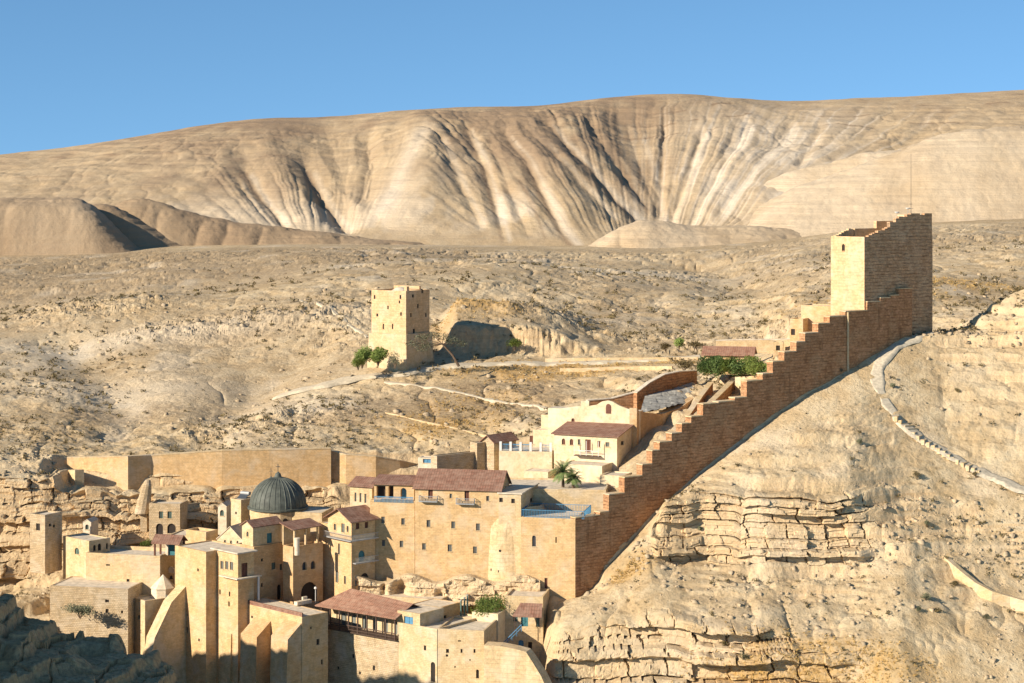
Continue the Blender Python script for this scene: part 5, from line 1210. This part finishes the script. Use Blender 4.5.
# loose stones and scrub, uncountable
def scatter(name, n, mat, kind, rngseed, weight, smin, smax, label, cat, pw=2.5):
    rs = np.random.RandomState(rngseed)
    mul = 30 if name == 'dry_grass' else 4
    ri = rs.randint(30, Xg.shape[0] - 2, n * mul); ci = rs.randint(2, Xg.shape[1] - 2, n * mul)
    w = weight(ri, ci); keep = rs.rand(n * mul) < w; ri = ri[keep][:n]; ci = ci[keep][:n]; n = len(ri)
    x = Xg[ri, ci]; y = Yg[ri, ci]; z = Zg[ri, ci]
    s = smin + (smax - smin) * rs.rand(n) ** pw; s = s * np.clip(y / 430, .9, 1.5)
    if kind == 'rock':
        base = np.array([(-1,-1,-1),(1,-1,-1),(1,1,-1),(-1,1,-1),(-.7,-.7,1),(.7,-.7,1),(.7,.7,1),(-.7,.7,1)], float)
        V = base[None] + rs.uniform(-.55, .55, (n, 8, 3)); V *= s[:, None, None] * np.array([1, .9, .6]) * .5
        Fq = np.array([(0,1,5,4),(1,2,6,5),(2,3,7,6),(3,0,4,7),(4,5,6,7)])
    else:
        k = 14; V = np.zeros((n, k * 4, 3))
        for j in range(k):
            c = rs.normal(0, .33, (n, 3)); c[:, 2] = np.abs(c[:, 2]) * .9 + .1; a = rs.normal(0, 1, (n, 3)); a /= np.linalg.norm(a, axis=1)[:, None]
            b = np.cross(a, rs.normal(0, 1, (n, 3))); b /= np.linalg.norm(b, axis=1)[:, None]
            for q, (u, v) in enumerate(((-.3, 0), (0, .14), (.3, 0), (0, -.14))): V[:, j * 4 + q] = c + a * u + b * v
        V *= s[:, None, None]; Fq = np.arange(k * 4).reshape(k, 4)
    th = rs.rand(n) * 6.28; ct, sn = np.cos(th)[:, None], np.sin(th)[:, None]
    VX = V[:, :, 0] * ct - V[:, :, 1] * sn; VY = V[:, :, 0] * sn + V[:, :, 1] * ct
    V[:, :, 0] = VX + x[:, None]; V[:, :, 1] = VY + y[:, None]; V[:, :, 2] += z[:, None] + (s[:, None] * .1)
    nv = V.shape[1]; me = bpy.data.meshes.new(name); me.vertices.add(n * nv); me.vertices.foreach_set('co', V.reshape(-1).astype(np.float32))
    fq = (Fq[None] + (np.arange(n) * nv)[:, None, None]).reshape(-1, 4).astype(np.int32)
    me.loops.add(len(fq) * 4); me.loops.foreach_set('vertex_index', fq.reshape(-1)); me.polygons.add(len(fq)); me.polygons.foreach_set('loop_start', np.arange(0, len(fq) * 4, 4, dtype=np.int32)); me.update(calc_edges=True)
    me.materials.append(mat); o = bpy.data.objects.new(name, me); COL.objects.link(o); tag(o, label, cat); o['kind'] = 'stuff'; return o
segf = segidx + 0 * Xg
def w_rock(r, c):
    s_ = segf[r, c]; px = cols[c]; inside = (px > 60) & (px < 580) & (s_ > 1.5) & (s_ < 6)
    gully = (px > 570) & (px < 905) & (s_ > 4.8) & (s_ < 6.6)
    return np.where(inside | gully | (s_ > 10.8), 0, (1 - .97 * (cliff[r, c] > .3)) * np.where(s_ < 6, .38, .2) * (0.12 + 0.88 * (fbm(Xg[r, c] / 18, Yg[r, c] / 18, 0 * Xg[r, c], 3, 201) > -.05)))
def w_scrub(r, c):
    s_ = segf[r, c]; px = cols[c]; inside = (px > 60) & (px < 580) & (s_ > 1.5) & (s_ < 6)
    gully = (px > 570) & (px < 905) & (s_ > 4.8) & (s_ < 6.6)
    return np.where(inside | gully | (s_ > 12.5) | (cliff[r, c] > .5), 0, np.where(s_ < 6, .14, .6) * (0.08 + 0.92 * (fbm(Xg[r, c] / 22, Yg[r, c] / 26, 0 * Xg[r, c], 3, 203) > 0)))
ROCKM = plain('loose limestone rubble', (0.52, 0.40, 0.25), 0.22, 0.95, 0.7)
scatter('loose_stones', 16000, ROCKM, 'rock', 5, w_rock, .18, 1.25, 'loose pale limestone rubble strewn over the slopes', 'stones', 5)
scatter('desert_scrub', 9000, M['scrub'], 'scrub', 6, w_scrub, .3, 1.15, 'tiny dry scrub plants dotting the slopes', 'scrub', 2)

def w_grass(r, c): return np.clip(grass[r, c] * 1.6 - .25, 0, 1)
scatter('dry_grass', 4500, M['straw'], 'scrub', 8, w_grass, .2, .55, 'dry golden grass tufts in patches on the slopes', 'grass', 1.5)

# the stepped stretch of the path: long stone treads with gaps between them
pts = [Vector(gp_(*q)) for q in [(897,418),(905,425),(915,434),(925,441),(940,450),(955,459),(970,467),(985,474)]]
cen = []
for a, b in zip(pts, pts[1:]):
    n = max(1, round((b - a).length / 1.15)); cen += [(a.lerp(b, k / n), (b - a)) for k in range(n)]
mb = MB(); rj = random.Random(3)
for c, d in cen:
    t2 = Vector((d.x, d.y, 0)).normalized(); n2 = Vector((-t2.y, t2.x, 0)); z = ground(c.x, c.y) + .42; w = 1.5 * rj.uniform(.85, 1.1); h = .33
    lo = [Vector((c.x, c.y, z - 1.1)) + t2 * u + n2 * v for u, v in ((-h, -w), (h, -w), (h, w), (-h, w))]
    mb.hexa(lo, [p + Vector((0, 0, 1.1 + rj.uniform(-.05, .08))) for p in lo])
tag(mb.build('stone_steps', 'ash2'), 'long stone treads on the lower stretch of the grey path below the great tower', 'steps')
